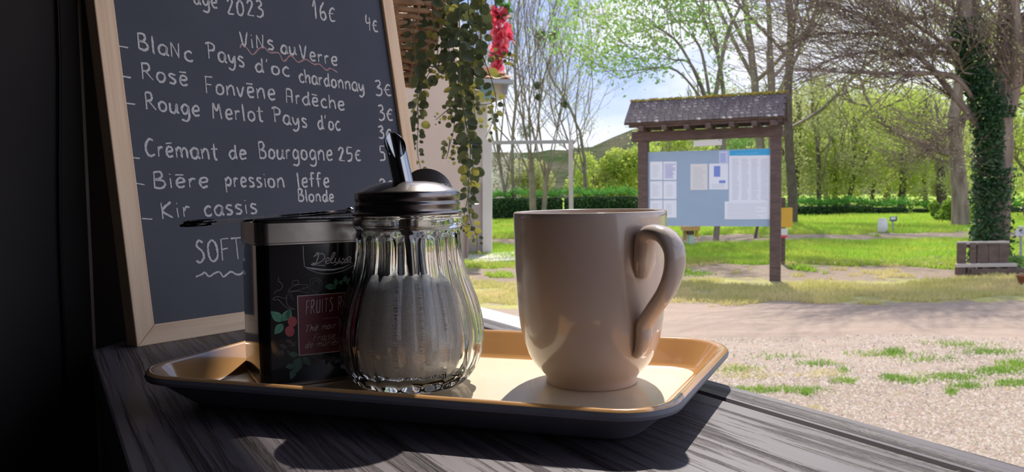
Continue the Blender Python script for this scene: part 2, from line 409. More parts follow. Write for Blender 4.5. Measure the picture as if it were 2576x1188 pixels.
# ---- mug
M_ceramic = mat('cream_glazed_ceramic', (.66, .54, .465), .16, spec=.5, coat=.6, bump=.0004, bscale=45)
MC = np.array([.0437, .4300, ZF])
mug = empty('mug', MC, 'cream glazed mug with curled handle standing right on the tray', 'mug', rot=(0, -.006, 0))
prof = [(.0, .0030), (.0215, .0030), (.0225, .0002), (.0252, .0), (.0256, .0010), (.0254, .0030), (.0262, .0048), (.0292, .0078), (.0325, .0118), (.0352, .0165), (.0377, .0235), (.0393, .0310), (.0404, .0400), (.0411, .0510), (.0416, .0640), (.0419, .0800),
        (.0422, .0920), (.0422, .0945), (.0417, .0953), (.0408, .0953), (.0402, .0945), (.0400, .0900), (.0393, .0500), (.0375, .0350), (.0345, .0230), (.0290, .0130), (.0200, .0085), (.0, .0075)]
P_ = []
for a, b in zip(prof[:-1], prof[1:]): P_.append(a)
P_.append(prof[-1])
o = MB().lathe(P_, (0, 0, 0), 96).build('body', M_ceramic, mug, True, world=False)
# handle: traced in the plane through the mug axis turned 40 degrees towards the viewer's right
AZ = math.radians(-90 + 34); hd = np.array([math.cos(AZ), math.sin(AZ), 0]); hn = np.array([-math.sin(AZ), math.cos(AZ), 0])
tr_ = [(1604, 694), (1603, 668), (1604, 632), (1616, 600), (1645, 586), (1678, 596), (1699, 632), (1698, 680), (1680, 730), (1650, 775), (1623, 815), (1610, 850), (1603, 878), (1598, 893)]
hp = []
for (u, v) in tr_:
    q = at_plane(u, v, MC, hn) - MC; hp.append([np.dot(q, hd), q[2]])
hp = np.array(hp); brad = lambda z: np.interp(z, [.0118, .0165, .0235, .0310, .04, .051, .064, .08, .095], [.0325, .0352, .0377, .0393, .0404, .0411, .0416, .0419, .0422])
for i_ in range(len(hp)):
    ofs = {0: -.0006, 1: .0012, 2: .0022, len(hp) - 1: .0, len(hp) - 2: .0022, len(hp) - 3: .0030}.get(i_, .0032)
    hp[i_, 0] = max(hp[i_, 0], brad(hp[i_, 1]) + ofs) if i_ not in (0, len(hp) - 1) else brad(hp[i_, 1]) + ofs
hp = smooth_line(hp, 6)
mb = MB(); V = []; ns = 14; nP = len(hp)
Tn = np.gradient(hp, axis=0); Tn /= np.linalg.norm(Tn, axis=1)[:, None]
for a in range(nP):
    f = a / (nP - 1)
    w = np.interp(f, [0, .12, .3, .6, .85, 1], [.0045, .0070, .0072, .0062, .0048, .0030]); th = np.interp(f, [0, .12, .3, .6, .85, 1], [.0036, .0044, .0042, .0036, .0034, .0022])
    nrm = np.array([-Tn[a][1], Tn[a][0]])
    for k in range(ns):
        t = 2 * math.pi * k / ns; x = th * math.cos(t); y = w * math.sin(t)
        p2 = hp[a] + nrm * x
        V.append(hd * p2[0] + np.array([0, 0, 1]) * p2[1] + hn * y)
Fc = [(a * ns + k, a * ns + (k + 1) % ns, (a + 1) * ns + (k + 1) % ns, (a + 1) * ns + k) for a in range(nP - 1) for k in range(ns)]
Fc += [tuple(range(ns))[::-1], tuple((nP - 1) * ns + k for k in range(ns))]
obj('handle', V, Fc, M_ceramic, mug, True, world=False)

# ---- sugar jar
def glass():
    M = bpy.data.materials.new('clear_glass'); M.use_nodes = True; b = M.node_tree.nodes['Principled BSDF']
    b.inputs['Base Color'].default_value = (.97, .985, .98, 1); b.inputs['Roughness'].default_value = .015; b.inputs['Transmission Weight'].default_value = 1; b.inputs['IOR'].default_value = 1.47
    return M
M_glass = glass()
JC = np.array([-.0565, .4280, ZF])
jar = empty('sugar_dispenser', JC, 'fluted glass sugar pourer with dark metal screw lid on the tray', 'sugar pourer', rot=(0, -.008, 0))
outer = [(.0230, .0000), (.0275, .0008), (.0320, .0042), (.0360, .0095), (.0388, .0160), (.0402, .0240), (.0405, .0300), (.0396, .0380), (.0376, .0460), (.0348, .0540), (.0322, .0610), (.0303, .0680), (.0291, .0750), (.0286, .0810), (.0285, .0850), (.0286, .0870), (.0298, .0885), (.0302, .0905), (.0300, .0930), (.0285, .0940), (.0280, .0985)]
inner = [(.0255, .0985), (.0255, .0900), (.0254, .0800), (.0256, .0720), (.0262, .0650), (.0280, .0570), (.0303, .0480), (.0325, .0390), (.0340, .0300), (.0342, .0220), (.0325, .0145), (.0280, .0092), (.0200, .0070), (.0, .0068)]
def dens(p, k):
    p = np.array(p); return smooth_line(p, k)
po = dens(outer, 4); pi_ = dens(inner, 3); NF = 18; NS = NF * 10; V = []
for r, z in po:
    amp = np.interp(z, [.001, .006, .02, .06, .076, .0835, .0850], [.0, .0016, .0026, .0021, .0017, .0012, 0])
    for k in range(NS):
        fr = (k % 10) / 10; w = abs(2 * fr - 1)          # ridges at w = 1
        topcut = 1.0
        if z > .074: topcut = 1.0 if (z - .074) / .0105 < math.sqrt(max(0, 1 - w * w)) else 0
        rr = r - amp * (1 - w ** 2.2) * topcut; t = 2 * math.pi * k / NS + .1
        V.append([rr * math.cos(t), rr * math.sin(t), z])
for r, z in pi_:
    for k in range(NS): t = 2 * math.pi * k / NS + .1; V.append([r * math.cos(t), r * math.sin(t), z])
nl = len(po) + len(pi_)
Fc = [(a * NS + k, a * NS + (k + 1) % NS, (a + 1) * NS + (k + 1) % NS, (a + 1) * NS + k) for a in range(nl - 1) for k in range(NS)]
Fc.append(tuple(range(NS))[::-1])
obj('glass_body', V, Fc, M_glass, jar, True, world=False)
M_sugar = mat('white_sugar', (.95, .91, .88), .9, bump=.0012, bscale=1400, var=.06, vscale=900, spec=.3)
sp_ = [(0, .0072)]
for r, z in pi_[::-1]:
    if z < .0545 and r > .01: sp_.append((r - .0004, max(z, .0074)))
mb = MB(); n = 72
prof2 = sp_ + [(np.interp(.0555, [.048, .057], [.0303, .0280]) - .0004, .0555)]
rt = prof2[-1][0]
for rr, dz in ((.92, .0022), (.75, .0030), (.5, .0036), (.25, .0030), (0.0, .0026)): prof2.append((rt * rr, .0555 + dz))
mb.lathe(prof2, n=n); V = np.vstack(mb.V)
top = V[:, 2] > .056
V[top, 2] += .0010 * np.sin(V[top, 0] * 220 + 1) + .0008 * np.sin(V[top, 1] * 310) + rng.normal(0, .0001, top.sum())
obj('sugar', V, mb.F, M_sugar, jar, True, world=False, kind='stuff')
M_steel = mat('dark_steel', (.28, .25, .24), .22, metal=1, bump=.00003, bscale=900)
M_steel_in = mat('chrome', (.42, .42, .43), .12, metal=1)
lidp = [(.0290, .0945), (.0300, .0946), (.0303, .0955), (.0300, .0962), (.0287, .0968), (.0286, .0985), (.0290, .1000), (.0290, .1008), (.0285, .1014), (.0284, .1022), (.0289, .1030), (.0289, .1064), (.0285, .1070), (.0268, .1078), (.0225, .1098), (.0190, .1112), (.0150, .1122), (.0095, .1128), (0, .1130)]
lid = MB().lathe([(.0270, .0946)] + lidp, n=80).build('lid', M_steel, jar, world=False); shade_angle(lid, 50)
# spout: thin tube cut on a slant, facing the viewer
def slant_tube(name, base, top, r, th, cutdir, cut, m_):
    base, top = np.array(base, float), np.array(top, float); ax = (top - base); Ln = np.linalg.norm(ax); ax /= Ln
    a = np.cross(ax, [1, 0, 0]); a /= np.linalg.norm(a); b = np.cross(ax, a); n = 40; V = []
    def ring(rad, base_h, top_h):
        lo = []; hi = []
        for k in range(n):
            t = 2 * math.pi * k / n; dv = math.cos(t) * a + math.sin(t) * b
            lo.append(base + dv * rad); hh = Ln - cut * (np.dot(dv, cutdir) * .5 + .5); hi.append(base + dv * rad + ax * hh)
        return lo, hi
    lo1, hi1 = ring(r, 0, 0); lo2, hi2 = ring(r - th, 0, 0); V = lo1 + hi1 + hi2 + lo2
    Fc = [(j * n + k, j * n + (k + 1) % n, ((j + 1) % 4) * n + (k + 1) % n, ((j + 1) % 4) * n + k) for j in range(4) for k in range(n)]
    o = obj(name, V, Fc, m_, jar, world=False); shade_angle(o, 40); return sub(o, lid)
slant_tube('spout', (-.0015, -.004, .1115), (-.0068, -.004, .1400), .0056, .0005, np.array([.25, -.95, 0]), .0150, M_steel_in)
slant_tube('dosing_tube', (.0055, -.006, .0610), (.0000, -.004, .0950), .0052, .0005, np.array([1, 0, 0]), 0.0, M_steel)
MB().lathe([(.0135, .0945), (.0135, .0935), (.0060, .0925), (.0060, .0945)], (0, -.004, 0), 40).build('tube_collar', M_steel, jar, True, world=False)
# raised round flap behind the spout
R1 = rot_axis('Z', .25) @ rot_axis('X', math.radians(62)) @ rot_axis('Y', math.radians(8))
fl = MB().lathe([(.0128, .0), (.0142, .0003), (.0144, .0012), (.0138, .0020), (.0100, .0024), (.0, .0026), (0, .0014), (.0100, .0012), (.0130, .0008)], (.0100, .0170, .1072), 56, R1, close=True)
o = fl.build('flap', M_steel, jar, world=False); shade_angle(o, 45); sub(o, lid)
sub(MB().tube([(.001, .0085, .1120), (.0125, .0125, .1108), (.022, .0085, .1100)], .0010, 10).build('hinge', M_steel, jar, True, world=False), lid)

# ---- tea tin
M_tin = mat('black_gloss_tin', (.004, .004, .006), .10, spec=.45)
M_tinlid = mat('tin_lid_metal', (.50, .44, .39), .30, metal=1, var=.25, vscale=60, bump=.00002, bscale=400)
M_tindark = mat('tin_lid_black', (.012, .011, .012), .15, metal=.0, coat=.6)
TA = math.radians(27.5); td = np.array([math.cos(TA), math.sin(TA), 0]); tn = np.array([math.sin(TA), -math.cos(TA), 0])   # along the front, out of the front
TW, TD, TH = .078, .060, .0800
FL = np.array([-.1375, .4178, ZF])            # front left corner
tcen = FL + td * TW / 2 - tn * TD / 2
tin = empty('tea_tin', tcen, 'black tea tin with red fruit print and metal lid, behind the jar', 'tin', rot=(0, 0, TA))
def rrect(w, d, r, z, n=7):
    out = []
    for cx, cy, a0 in ((w / 2 - r, d / 2 - r, 0), (-w / 2 + r, d / 2 - r, 90), (-w / 2 + r, -d / 2 + r, 180), (w / 2 - r, -d / 2 + r, 270)):
        for k in range(n): t = math.radians(a0 + 90 * k / (n - 1)); out.append([cx + r * math.cos(t), cy + r * math.sin(t), z])
    return out
def stack(name, prof, m_, parent, cap0=True, cap1=True, ang=35):
    V = []; Fc = []
    for (w, d, r, z) in prof: V += rrect(w, d, r, z)
    n = 28
    for a in range(len(prof) - 1): Fc += [(a * n + b, a * n + (b + 1) % n, (a + 1) * n + (b + 1) % n, (a + 1) * n + b) for b in range(n)]
    if cap0: Fc.append(tuple(range(n))[::-1])
    if cap1: Fc.append(tuple((len(prof) - 1) * n + b for b in range(n)))
    o = obj(name, V, Fc, m_, parent, world=False); shade_angle(o, ang); return o
def pr(dw, r, z): return (TW + dw, TD + dw, r, z)
stack('base_seam', [pr(-.002, .006, 0), pr(.0006, .0065, .0004), pr(.0008, .0065, .0014), pr(.0, .006, .0020)], M_tinlid, tin)
stack('can', [pr(0, .006, .0018), pr(0, .006, .0795), pr(-.0015, .006, .0805)], M_tin, tin, False)
stack('lid_band', [pr(.0012, .0068, .0788), pr(.0020, .0070, .0790), pr(.0020, .0070, .0798), pr(.0014, .0068, .0801), pr(.0014, .0068, .0912)], M_tinlid, tin, False, False)
stack('lid_top', [pr(.0014, .0068, .0908), pr(.0022, .0072, .0912), pr(.0022, .0072, .0922), pr(.0010, .0068, .0930), pr(-.0030, .0060, .0930), pr(-.0050, .006, .0922)], M_tindark, tin, False)

# ---- tongs on the tin
M_blackmetal = mat('black_chrome', (.045, .042, .045), .10, metal=1)
zt = ZF + .0946
def tp(u, v, y): return at_y(u, v, y)
A_ = tp(462, 560, .400); B_ = tp(884, 532, .466)
tg = empty('tea_tongs', (A_ + B_) / 2, 'slim black metal tongs resting across the lid of the tea tin', 'tongs')
ax = (B_ - A_) / np.linalg.norm(B_ - A_); sd2 = np.cross([0, 0, 1], ax); sd2 /= np.linalg.norm(sd2); upv = np.cross(ax, sd2)
def tongarm(name, side, lift):
    pts = []
    Ln = np.linalg.norm(B_ - A_)
    for f in np.linspace(0, 1, 14): pts.append(A_ + ax * Ln * (.13 + .87 * f) + sd2 * side * (.0012 + .0030 * math.sin(f * math.pi)) + upv * (lift + .0010 * f))
    # open loop finger ring at the left end
    mb = MB(); V = []; Fc = []
    for p_i in pts:
        for (a, b) in ((-.0022, -.0005), (.0022, -.0005), (.0022, .0005), (-.0022, .0005)): V.append(p_i + sd2 * a + upv * b)
    n = len(pts); Fc = [(4 * i_ + k, 4 * i_ + (k + 1) % 4, 4 * i_ + 4 + (k + 1) % 4, 4 * i_ + 4 + k) for i_ in range(n - 1) for k in range(4)] + [(3, 2, 1, 0), (4 * n - 4, 4 * n - 3, 4 * n - 2, 4 * n - 1)]
    mb.add(V, Fc)
    c = A_ + ax * Ln * .075 + sd2 * side * .003 + upv * lift
    ring = [c + ax * .0075 * math.cos(t) + sd2 * .0055 * math.sin(t) for t in np.linspace(0, 2 * math.pi, 32)]
    mb.tube(ring, .0009, 8, cap=False)
    o = mb.build(name, M_blackmetal, tg); shade_angle(o, 40)
tongarm('arm', -1, .0); tongarm('arm', 1, -.0016)
mb = MB(); mb.lathe([(.0, -.0012), (.0022, -.0010), (.0026, 0), (.0022, .0012), (.0012, .0018), (0, .0020)], B_ - ax * .001 + upv * .0008, 20)
mb.build('rivet', mat('bright_rivet', (.7, .68, .66), .12, metal=1), tg, True)

# ---- stroke lettering ------------------------------------------------------
G = {
'a': (.55, ['.48,.55 .28,.62 .08,.40 .10,.10 .30,.0 .46,.22 .50,.56', '.50,.56 .47,.15 .58,.0']),
'b': (.50, ['.08,1.0 .07,.0', '.07,.35 .30,.60 .46,.35 .32,.04 .07,.08']),
'c': (.48, ['.44,.52 .28,.62 .08,.38 .14,.06 .34,.0 .46,.10']),
'd': (.56, ['.46,.50 .26,.58 .07,.32 .18,.02 .38,.10 .48,.40', '.49,1.0 .46,.40 .52,.0']),
'e': (.50, ['.10,.30 .42,.38 .38,.60 .18,.58 .08,.28 .20,.02 .46,.08']),
'f': (.40, ['.40,.95 .22,.98 .16,.70 .16,.0', '.02,.56 .36,.58']),
'g': (.54, ['.46,.52 .26,.60 .08,.34 .20,.04 .42,.18 .48,.55', '.48,.55 .48,-.15 .32,-.38 .02,-.34']),
'h': (.52, ['.08,1.0 .07,.0', '.07,.32 .26,.58 .42,.50 .45,.0']),
'i': (.20, ['.09,.58 .11,.0', '.09,.82 .10,.86']),
'l': (.22, ['.10,1.0 .10,.06 .16,.0']),
'm': (.78, ['.06,.58 .07,.0', '.07,.35 .22,.60 .36,.48 .38,.0', '.38,.35 .54,.60 .68,.48 .72,.0']),
'n': (.54, ['.06,.58 .07,.0', '.07,.32 .26,.60 .43,.50 .47,.0']),
'o': (.54, ['.28,.60 .10,.46 .09,.12 .28,.0 .46,.16 .45,.46 .28,.60']),
'p': (.50, ['.08,.58 .08,-.38', '.08,.38 .28,.62 .46,.40 .32,.10 .08,.14']),
'r': (.38, ['.07,.58 .08,.0', '.08,.34 .20,.56 .36,.54']),
's': (.44, ['.40,.56 .18,.62 .10,.44 .36,.24 .32,.04 .06,.02']),
't': (.40, ['.18,.92 .18,.10 .34,.02', '.02,.62 .38,.64']),
'u': (.56, ['.07,.58 .08,.12 .24,.0 .42,.18 .46,.58', '.46,.58 .47,.10 .56,.0']),
'v': (.46, ['.04,.58 .20,.02 .42,.60']),
'x': (.46, ['.06,.58 .42,.0', '.42,.58 .04,.0']),
'y': (.52, ['.06,.58 .10,.22 .28,.12 .44,.55', '.46,.58 .42,-.10 .24,-.36 .0,-.30']),
"'": (.22, ['.14,1.0 .08,.78']), ' ': (.36, []), '-': (.5, ['.0,.30 .46,.28']), ',': (.2, ['.10,.04 .06,-.16']), '.': (.2, ['.08,.0 .10,.04']),
'A': (.56, ['.04,.0 .12,.95', '.12,.95 .34,.98 .46,.80 .44,.0', '.10,.45 .45,.45']),
'B': (.62, ['.08,1.0 .07,.0', '.07,.98 .36,1.0 .44,.76 .30,.56 .08,.52', '.10,.52 .46,.46 .54,.20 .36,.0 .07,.02']),
'C': (.62, ['.52,.92 .34,1.02 .10,.72 .08,.28 .28,.0 .58,.10']),
'D': (.66, ['.10,1.0 .08,.0', '.04,.98 .42,.96 .58,.60 .48,.14 .06,.0']),
'E': (.48, ['.44,.98 .08,.98 .08,.0 .46,.0', '.08,.50 .38,.50']),
'F': (.52, ['.10,1.0 .08,.0', '.06,.99 .50,1.0', '.08,.52 .42,.54']),
'G': (.6, ['.52,.86 .34,1.0 .10,.74 .10,.22 .32,.0 .52,.16 .52,.44 .32,.44']),
'I': (.2, ['.10,1.0 .10,.0']),
'K': (.60, ['.08,1.0 .10,.0', '.52,.98 .12,.50 .56,.02']),
'M': (.70, ['.06,.0 .12,.98', '.12,.98 .30,.50 .50,.96', '.50,.96 .60,.0']),
'N': (.60, ['.08,.0 .10,.90', '.10,.90 .44,.05', '.44,.05 .50,.95']),
'O': (.62, ['.32,1.0 .10,.76 .10,.22 .32,.0 .54,.24 .52,.76 .32,1.0']),
'P': (.60, ['.16,.96 .14,.0', '.0,.92 .28,1.04 .54,.92 .50,.62 .18,.50']),
'R': (.64, ['.08,1.0 .07,.0', '.04,.98 .36,1.0 .46,.74 .30,.54 .10,.52', '.22,.52 .60,.02']),
'S': (.56, ['.50,.92 .26,1.02 .12,.78 .40,.48 .46,.20 .24,.0 .06,.10']),
'T': (.56, ['.02,.98 .54,.98', '.28,.98 .28,.0']),
'U': (.60, ['.08,1.0 .08,.20 .28,.0 .50,.20 .50,1.0']),
'V': (.56, ['.04,1.0 .24,.02 .50,1.0']),
'0': (.54, ['.28,.9 .10,.66 .10,.18 .28,.0 .46,.22 .44,.70 .28,.9']),
'1': (.36, ['.06,.62 .24,.98 .22,.0']), '2': (.54, ['.10,.76 .26,.96 .44,.76 .10,.06', '.10,.06 .50,.04']),
'3': (.50, ['.08,.92 .32,.98 .40,.76 .18,.54', '.18,.54 .44,.42 .42,.12 .22,.0 .04,.06']),
'4': (.48, ['.12,1.0 .08,.48 .44,.52', '.38,.86 .34,.0']), '5': (.52, ['.46,.96 .14,.96', '.14,.96 .12,.58 .40,.50 .38,.10 .06,.0']),
'6': (.50, ['.36,.98 .12,.60 .10,.16 .26,.0 .42,.16 .36,.44 .12,.36']),
'€': (.50, ['.46,.66 .30,.74 .10,.44 .18,.06 .44,.06', '.02,.42 .36,.44']),
}
for b_, a_, acc in (('é', 'e', '.08,.80 .44,.84'), ('è', 'e', '.06,.82 .44,.80'), ('û', 'u', '.12,.74 .28,.90 .44,.74')): G[b_] = (G[a_][0], G[a_][1] + [acc])
def parse(s): return [tuple(map(float, q.split(','))) for q in s.split()]
def layout(text, ls=.10):
    x = 0; out = []
    for ch in text:
        w, st_ = G[ch]
        for s in st_: out.append([(x + a, b) for a, b in parse(s)])
        x += w + ls
    return out, x - ls
def word_px(text, p0, p1, h0, h1=None, slant=.11, ls=.10):
    """strokes of a word in pixels of the photograph: base line p0 -> p1, letter height h0 -> h1"""
    h1 = h1 or h0; st_, wd = layout(text, ls); out = []
    for s in st_:
        pl = []
        for a, b in s:
            f = a / wd; h = h0 + (h1 - h0) * f
            pl.append((p0[0] + (p1[0] - p0[0]) * f - slant * b * h, p0[1] + (p1[1] - p0[1]) * f - b * h))
        out.append(pl)
    return out
def ribbons(name, lines3d, nrm, width, m_, parent, wob=0.0, k=6):
    """thin flat marks lying on a surface: polylines in world coordinates"""
    V = []; Fc = []
    for ln in lines3d:
        p = smooth_line(ln, k)
        if len(p) < 2: continue
        d = np.gradient(p, axis=0); d /= np.linalg.norm(d, axis=1)[:, None] + 1e-12; sdv = np.cross(nrm, d)
        wv = width / 2 * (1 + wob * rng.normal(size=len(p)))
        a = len(V); wv[0] *= .6; wv[-1] *= .6
        for q, s_, w in zip(p, sdv, wv): V += [q + s_ * w, q - s_ * w]
        Fc += [(a + 2 * i_, a + 2 * i_ + 1, a + 2 * i_ + 3, a + 2 * i_ + 2) for i_ in range(len(p) - 1)]
    return obj(name, V, Fc, m_, parent)

# ---- chalkboard
M_ash = mat('pale_ash_frame', (.62, .42, .27), .45, col2=(.50, .32, .20), vscale=9, stretch=(1, 1, 1), ramp=(.4, .62), bump=.0002, bscale=60)
def frame_wood(name, st_):
    M = mat(name, (.96, .68, .43), .45, col2=(.80, .52, .31), vscale=1, stretch=st_, ramp=(.42, .66), bump=.0002, bscale=2, detail=3); return M
M_slate = mat('slate_board', (.039, .041, .055), .36, var=.25, vscale=14, bump=.00005, bscale=300, spec=.4)
BA = at_z(345, 874, ZC); BB = at_z(1098, 751, ZC); bx = (BB - BA); BWd = np.linalg.norm(bx); bx /= BWd
bn0 = np.array([bx[1], -bx[0], 0]); la = math.radians(10.2)
bu = np.array([0, 0, math.cos(la)]) - bn0 * math.sin(la); bn = bn0 * math.cos(la) + np.array([0, 0, math.sin(la)])
BH = .60; FT = .016                            # board height, thickness
Mb = Matrix(((bx[0], bn[0], bu[0]), (bx[1], bn[1], bu[1]), (bx[2], bn[2], bu[2]))) # local x along, y out of the board, z up
# right-handed: x, -y, z
Mb = Matrix(((bx[0], -bn[0], bu[0]), (bx[1], -bn[1], bu[1]), (bx[2], -bn[2], bu[2])))
board = empty('chalkboard', BA + bx * BWd / 2, 'wood-framed chalkboard drinks menu leaning back at the counter end', 'chalkboard', rot=Mb.to_euler())
M_fv = frame_wood('ash_upright', (160, 90, 5)); M_fh = frame_wood('ash_rail', (5, 90, 160))
FWd = .0150
def mitre(name, pts2, m_):
    V = [(x, y, z) for y in (0, FT) for x, z in pts2]; n = len(pts2)
    Fc = [tuple(range(n)), tuple(range(2 * n - 1, n - 1, -1))] + [(k, k + n, (k + 1) % n + n, (k + 1) % n) for k in range(n)]
    o = obj(name, V, Fc, m_, board, world=False)
    bv = o.modifiers.new('b', 'BEVEL'); bv.width = .0008; bv.segments = 2
    return o
w2 = BWd / 2
mitre('frame_side', [(-w2, 0), (-w2 + FWd, FWd), (-w2 + FWd, BH - FWd), (-w2, BH)], M_fv)
mitre('frame_side', [(w2, 0), (w2, BH), (w2 - FWd, BH - FWd), (w2 - FWd, FWd)], M_fv)
mitre('frame_rail', [(-w2, 0), (w2, 0), (w2 - FWd, FWd), (-w2 + FWd, FWd)], M_fh)
mitre('frame_rail', [(-w2, BH), (-w2 + FWd, BH - FWd), (w2 - FWd, BH - FWd), (w2, BH)], M_fh)
YS = .0035
MB().box((0, YS + .0015, BH / 2), (BWd - 2 * FWd + .004, .003, BH - 2 * FWd + .004)).build('slate', M_slate, board, world=False)
bp0 = BA - bn * (YS - .0002)
def chalk_mat(name, c):
    M = bpy.data.materials.new(name); M.use_nodes = True; t = M.node_tree; b = t.nodes['Principled BSDF']; b.inputs['Roughness'].default_value = 1; b.inputs['Base Color'].default_value = (*c, 1); b.inputs['Specular IOR Level'].default_value = 0
    tc_ = t.nodes.new('ShaderNodeTexCoord'); n = t.nodes.new('ShaderNodeTexNoise'); n.inputs['Scale'].default_value = 1500; n.inputs['Detail'].default_value = 2
    r = t.nodes.new('ShaderNodeValToRGB'); r.color_ramp.elements[0].position = .36; r.color_ramp.elements[1].position = .56; r.color_ramp.elements[0].color = (*[x * .45 for x in c], 1); r.color_ramp.elements[1].color = (*c, 1)
    t.links.new(tc_.outputs['Object'], n.inputs['Vector']); t.links.new(n.outputs['Fac'], r.inputs[0]); t.links.new(r.outputs[0], b.inputs['Base Color']); return M
M_chalk = chalk_mat('white_chalk', (.84, .81, .80)); M_pink = chalk_mat('pink_chalk', (.58, .36, .36))
def chalk(px_lines, width=.0016, m_=M_chalk, name='chalk_word', passes=2):
    L3 = []
    for pl in px_lines:
        for ps in range(passes):
            L3.append([at_plane(u + rng.normal(0, .5), v + rng.normal(0, .5), bp0, bn) + bn * .00005 * (ps + 1) for u, v in pl])
    ribbons(name, L3, bn, width, m_, board, wob=.16)
rows = [
 [('age', (486, 8), (548, 22), 40), ('2023', (570, 36), (664, 44), 42), ('16€', (786, 46), (846, 56), 46), ('4€', (920, 74), (952, 82), 38)],
 [('ViNs', (604, 118), (690, 126), 38), ('au', (706, 134), (746, 138), 34), ('Verre', (755, 146), (850, 166), 34)],
 [('-', (302, 128), (325, 131), 40), ('BlaNc', (346, 122), (486, 156), 40), ('Pays', (520, 146), (616, 170), 40), ("d'oc", (641, 180), (730, 193), 36), ('chardonnay', (752, 206), (917, 232), 34), ('3€', (944, 240), (986, 242), 38)],
 [('-', (310, 204), (332, 207), 40), ('Rosé', (356, 198), (474, 217), 40), ('Fonvène', (516, 234), (694, 252), 42), ('Ardèche', (719, 257), (868, 278), 35), ('3€', (952, 302), (990, 304), 38)],
 [('-', (320, 272), (343, 275), 40), ('Rouge', (366, 274), (504, 294), 42), ('Merlot', (534, 298), (664, 306), 40), ('Pays', (686, 306), (774, 322), 36), ("d'oc", (799, 325), (857, 328), 36), ('3€', (952, 347), (986, 349), 30)],
 [('-', (330, 408), (354, 410), 40), ('Crémant', (366, 392), (550, 402), 42), ('de', (575, 400), (621, 400), 36), ('Bourgogne', (651, 398), (838, 404), 40), ('25€', (850, 406), (910, 405), 36), ('5', (955, 404), (972, 404), 38), ('€', (978, 404), (998, 404), 38)],
 [('-', (343, 474), (366, 476), 40), ('Bière', (386, 473), (526, 472), 40), ('pression', (566, 470), (716, 472), 38), ('leffe', (748, 471), (830, 471), 36), ('2', (953, 476), (972, 476), 26), ('€', (974, 476), (990, 476), 26)],
 [('Blonde', (750, 506), (841, 508), 30)],
 [('-', (358, 562), (386, 562), 40), ('Kir', (404, 552), (480, 544), 42), ('cassis', (513, 544), (648, 537), 40)],
 [('SOFTS', (492, 662), (642, 648), 54)],
]
for rw in rows:
    for it in rw: chalk(word_px(*it, slant=.10))
wv = [(603, 121), (609, 110), (622, 122), (636, 137), (650, 124), (664, 119), (678, 132), (700, 133), (713, 154), (731, 140), (750, 156), (768, 149), (790, 162), (803, 161), (820, 176), (832, 172), (849, 183)]
chalk([wv], .0014, M_pink, 'chalk_underline', 1)
wv = [(492, 697), (508, 690), (515, 686), (526, 696), (540, 688), (552, 684), (563, 696), (580, 684), (592, 690), (604, 690), (616, 682), (630, 690)]
chalk([wv], .0013, M_chalk, 'chalk_underline', 2)

# ---- print on the tin front
M_print = mat('silver_print', (.85, .82, .82), .4); M_wine = mat('wine_red_print', (.20, .018, .045), .3); M_green = mat('green_print', (.12, .42, .26), .4); M_berry = mat('berry_print', (.70, .10, .12), .4); M_greyp = mat('grey_print', (.16, .15, .16), .4)
M_dgreen = mat('dark_green_print', (.05, .13, .09), .4)
tp0 = FL + tn * .00005
def T3(pl, off=.0): return [at_plane(u, v, FL, tn) + tn * (.00008 + off) for u, v in pl]
def tinmarks(lines, width, m_, name, off=.0002, k=6): return ribbons(name, [T3(l, off) for l in lines], tn, width, m_, tin, k=k)
def tinpoly(name, polys, m_, off=.0001):
    V = []; Fc = []
    for p in polys:
        a = len(V); V += T3(p, off); Fc.append(tuple(range(a, a + len(p))))
    return obj(name, V, Fc, m_, tin)
C3 = lambda x, y: (560 + x / 2.475, 520 + y / 2.475)     # crop coordinates of the close-up view
def c3(s): return [C3(*map(float, q.split(','))) for q in s.split()]
# wine-red panel, drawn in the face's own directions from its top left and bottom left corners
tl, blc = at_plane(*C3(450, 556), FL, tn), at_plane(*C3(474, 930), FL, tn); hgt = tl[2] - blc[2]; tl = np.array([*(blc[:2]), tl[2]])
def face(a, z): return blc + td * a + np.array([0, 0, z])
def fq(a0, a1, z0, z1, off): return [face(a0, z0) + tn * off, face(a1, z0) + tn * off, face(a1, z1) + tn * off, face(a0, z1) + tn * off]
PW = .049
panel_o = obj('label_panel', fq(0, PW, 0, hgt, .0002), [(0, 1, 2, 3)], M_wine, tin)
brd = .00045
V = []; Fc = []
for q in (fq(0, PW, hgt - brd, hgt, .00026), fq(0, PW, 0, brd, .00026), fq(0, brd, 0, hgt, .00026), fq(PW - brd, PW, 0, hgt, .00026)): a = len(V); V += q; Fc.append((a, a + 1, a + 2, a + 3))
sub(obj('label_border', V, Fc, M_print, tin), panel_o)
def tinword(text, p0, p1, h, width, slant, m_=M_print, ls=.10, name='lettering'):
    sub(tinmarks(word_px(text, C3(*p0), C3(*p1), h / 2.475, slant=slant, ls=ls), width, m_, name, .0003), panel_o)
tinword('FRUITS ROUGES', (516, 672), (905, 620), 84, .00055, -.03, ls=.16)
tinmarks([c3('626,698 770,684')], .0003, M_print, 'rule', .0003)
tinword('Thé noir aromatisé', (508, 782), (960, 716), 42, .00050, -.30)
tinword('Fraise, fruits', (560, 838), (860, 800), 44, .00032, -.30)
tinword('de mûrier, cassis', (510, 882), (880, 836), 42, .00032, -.30)
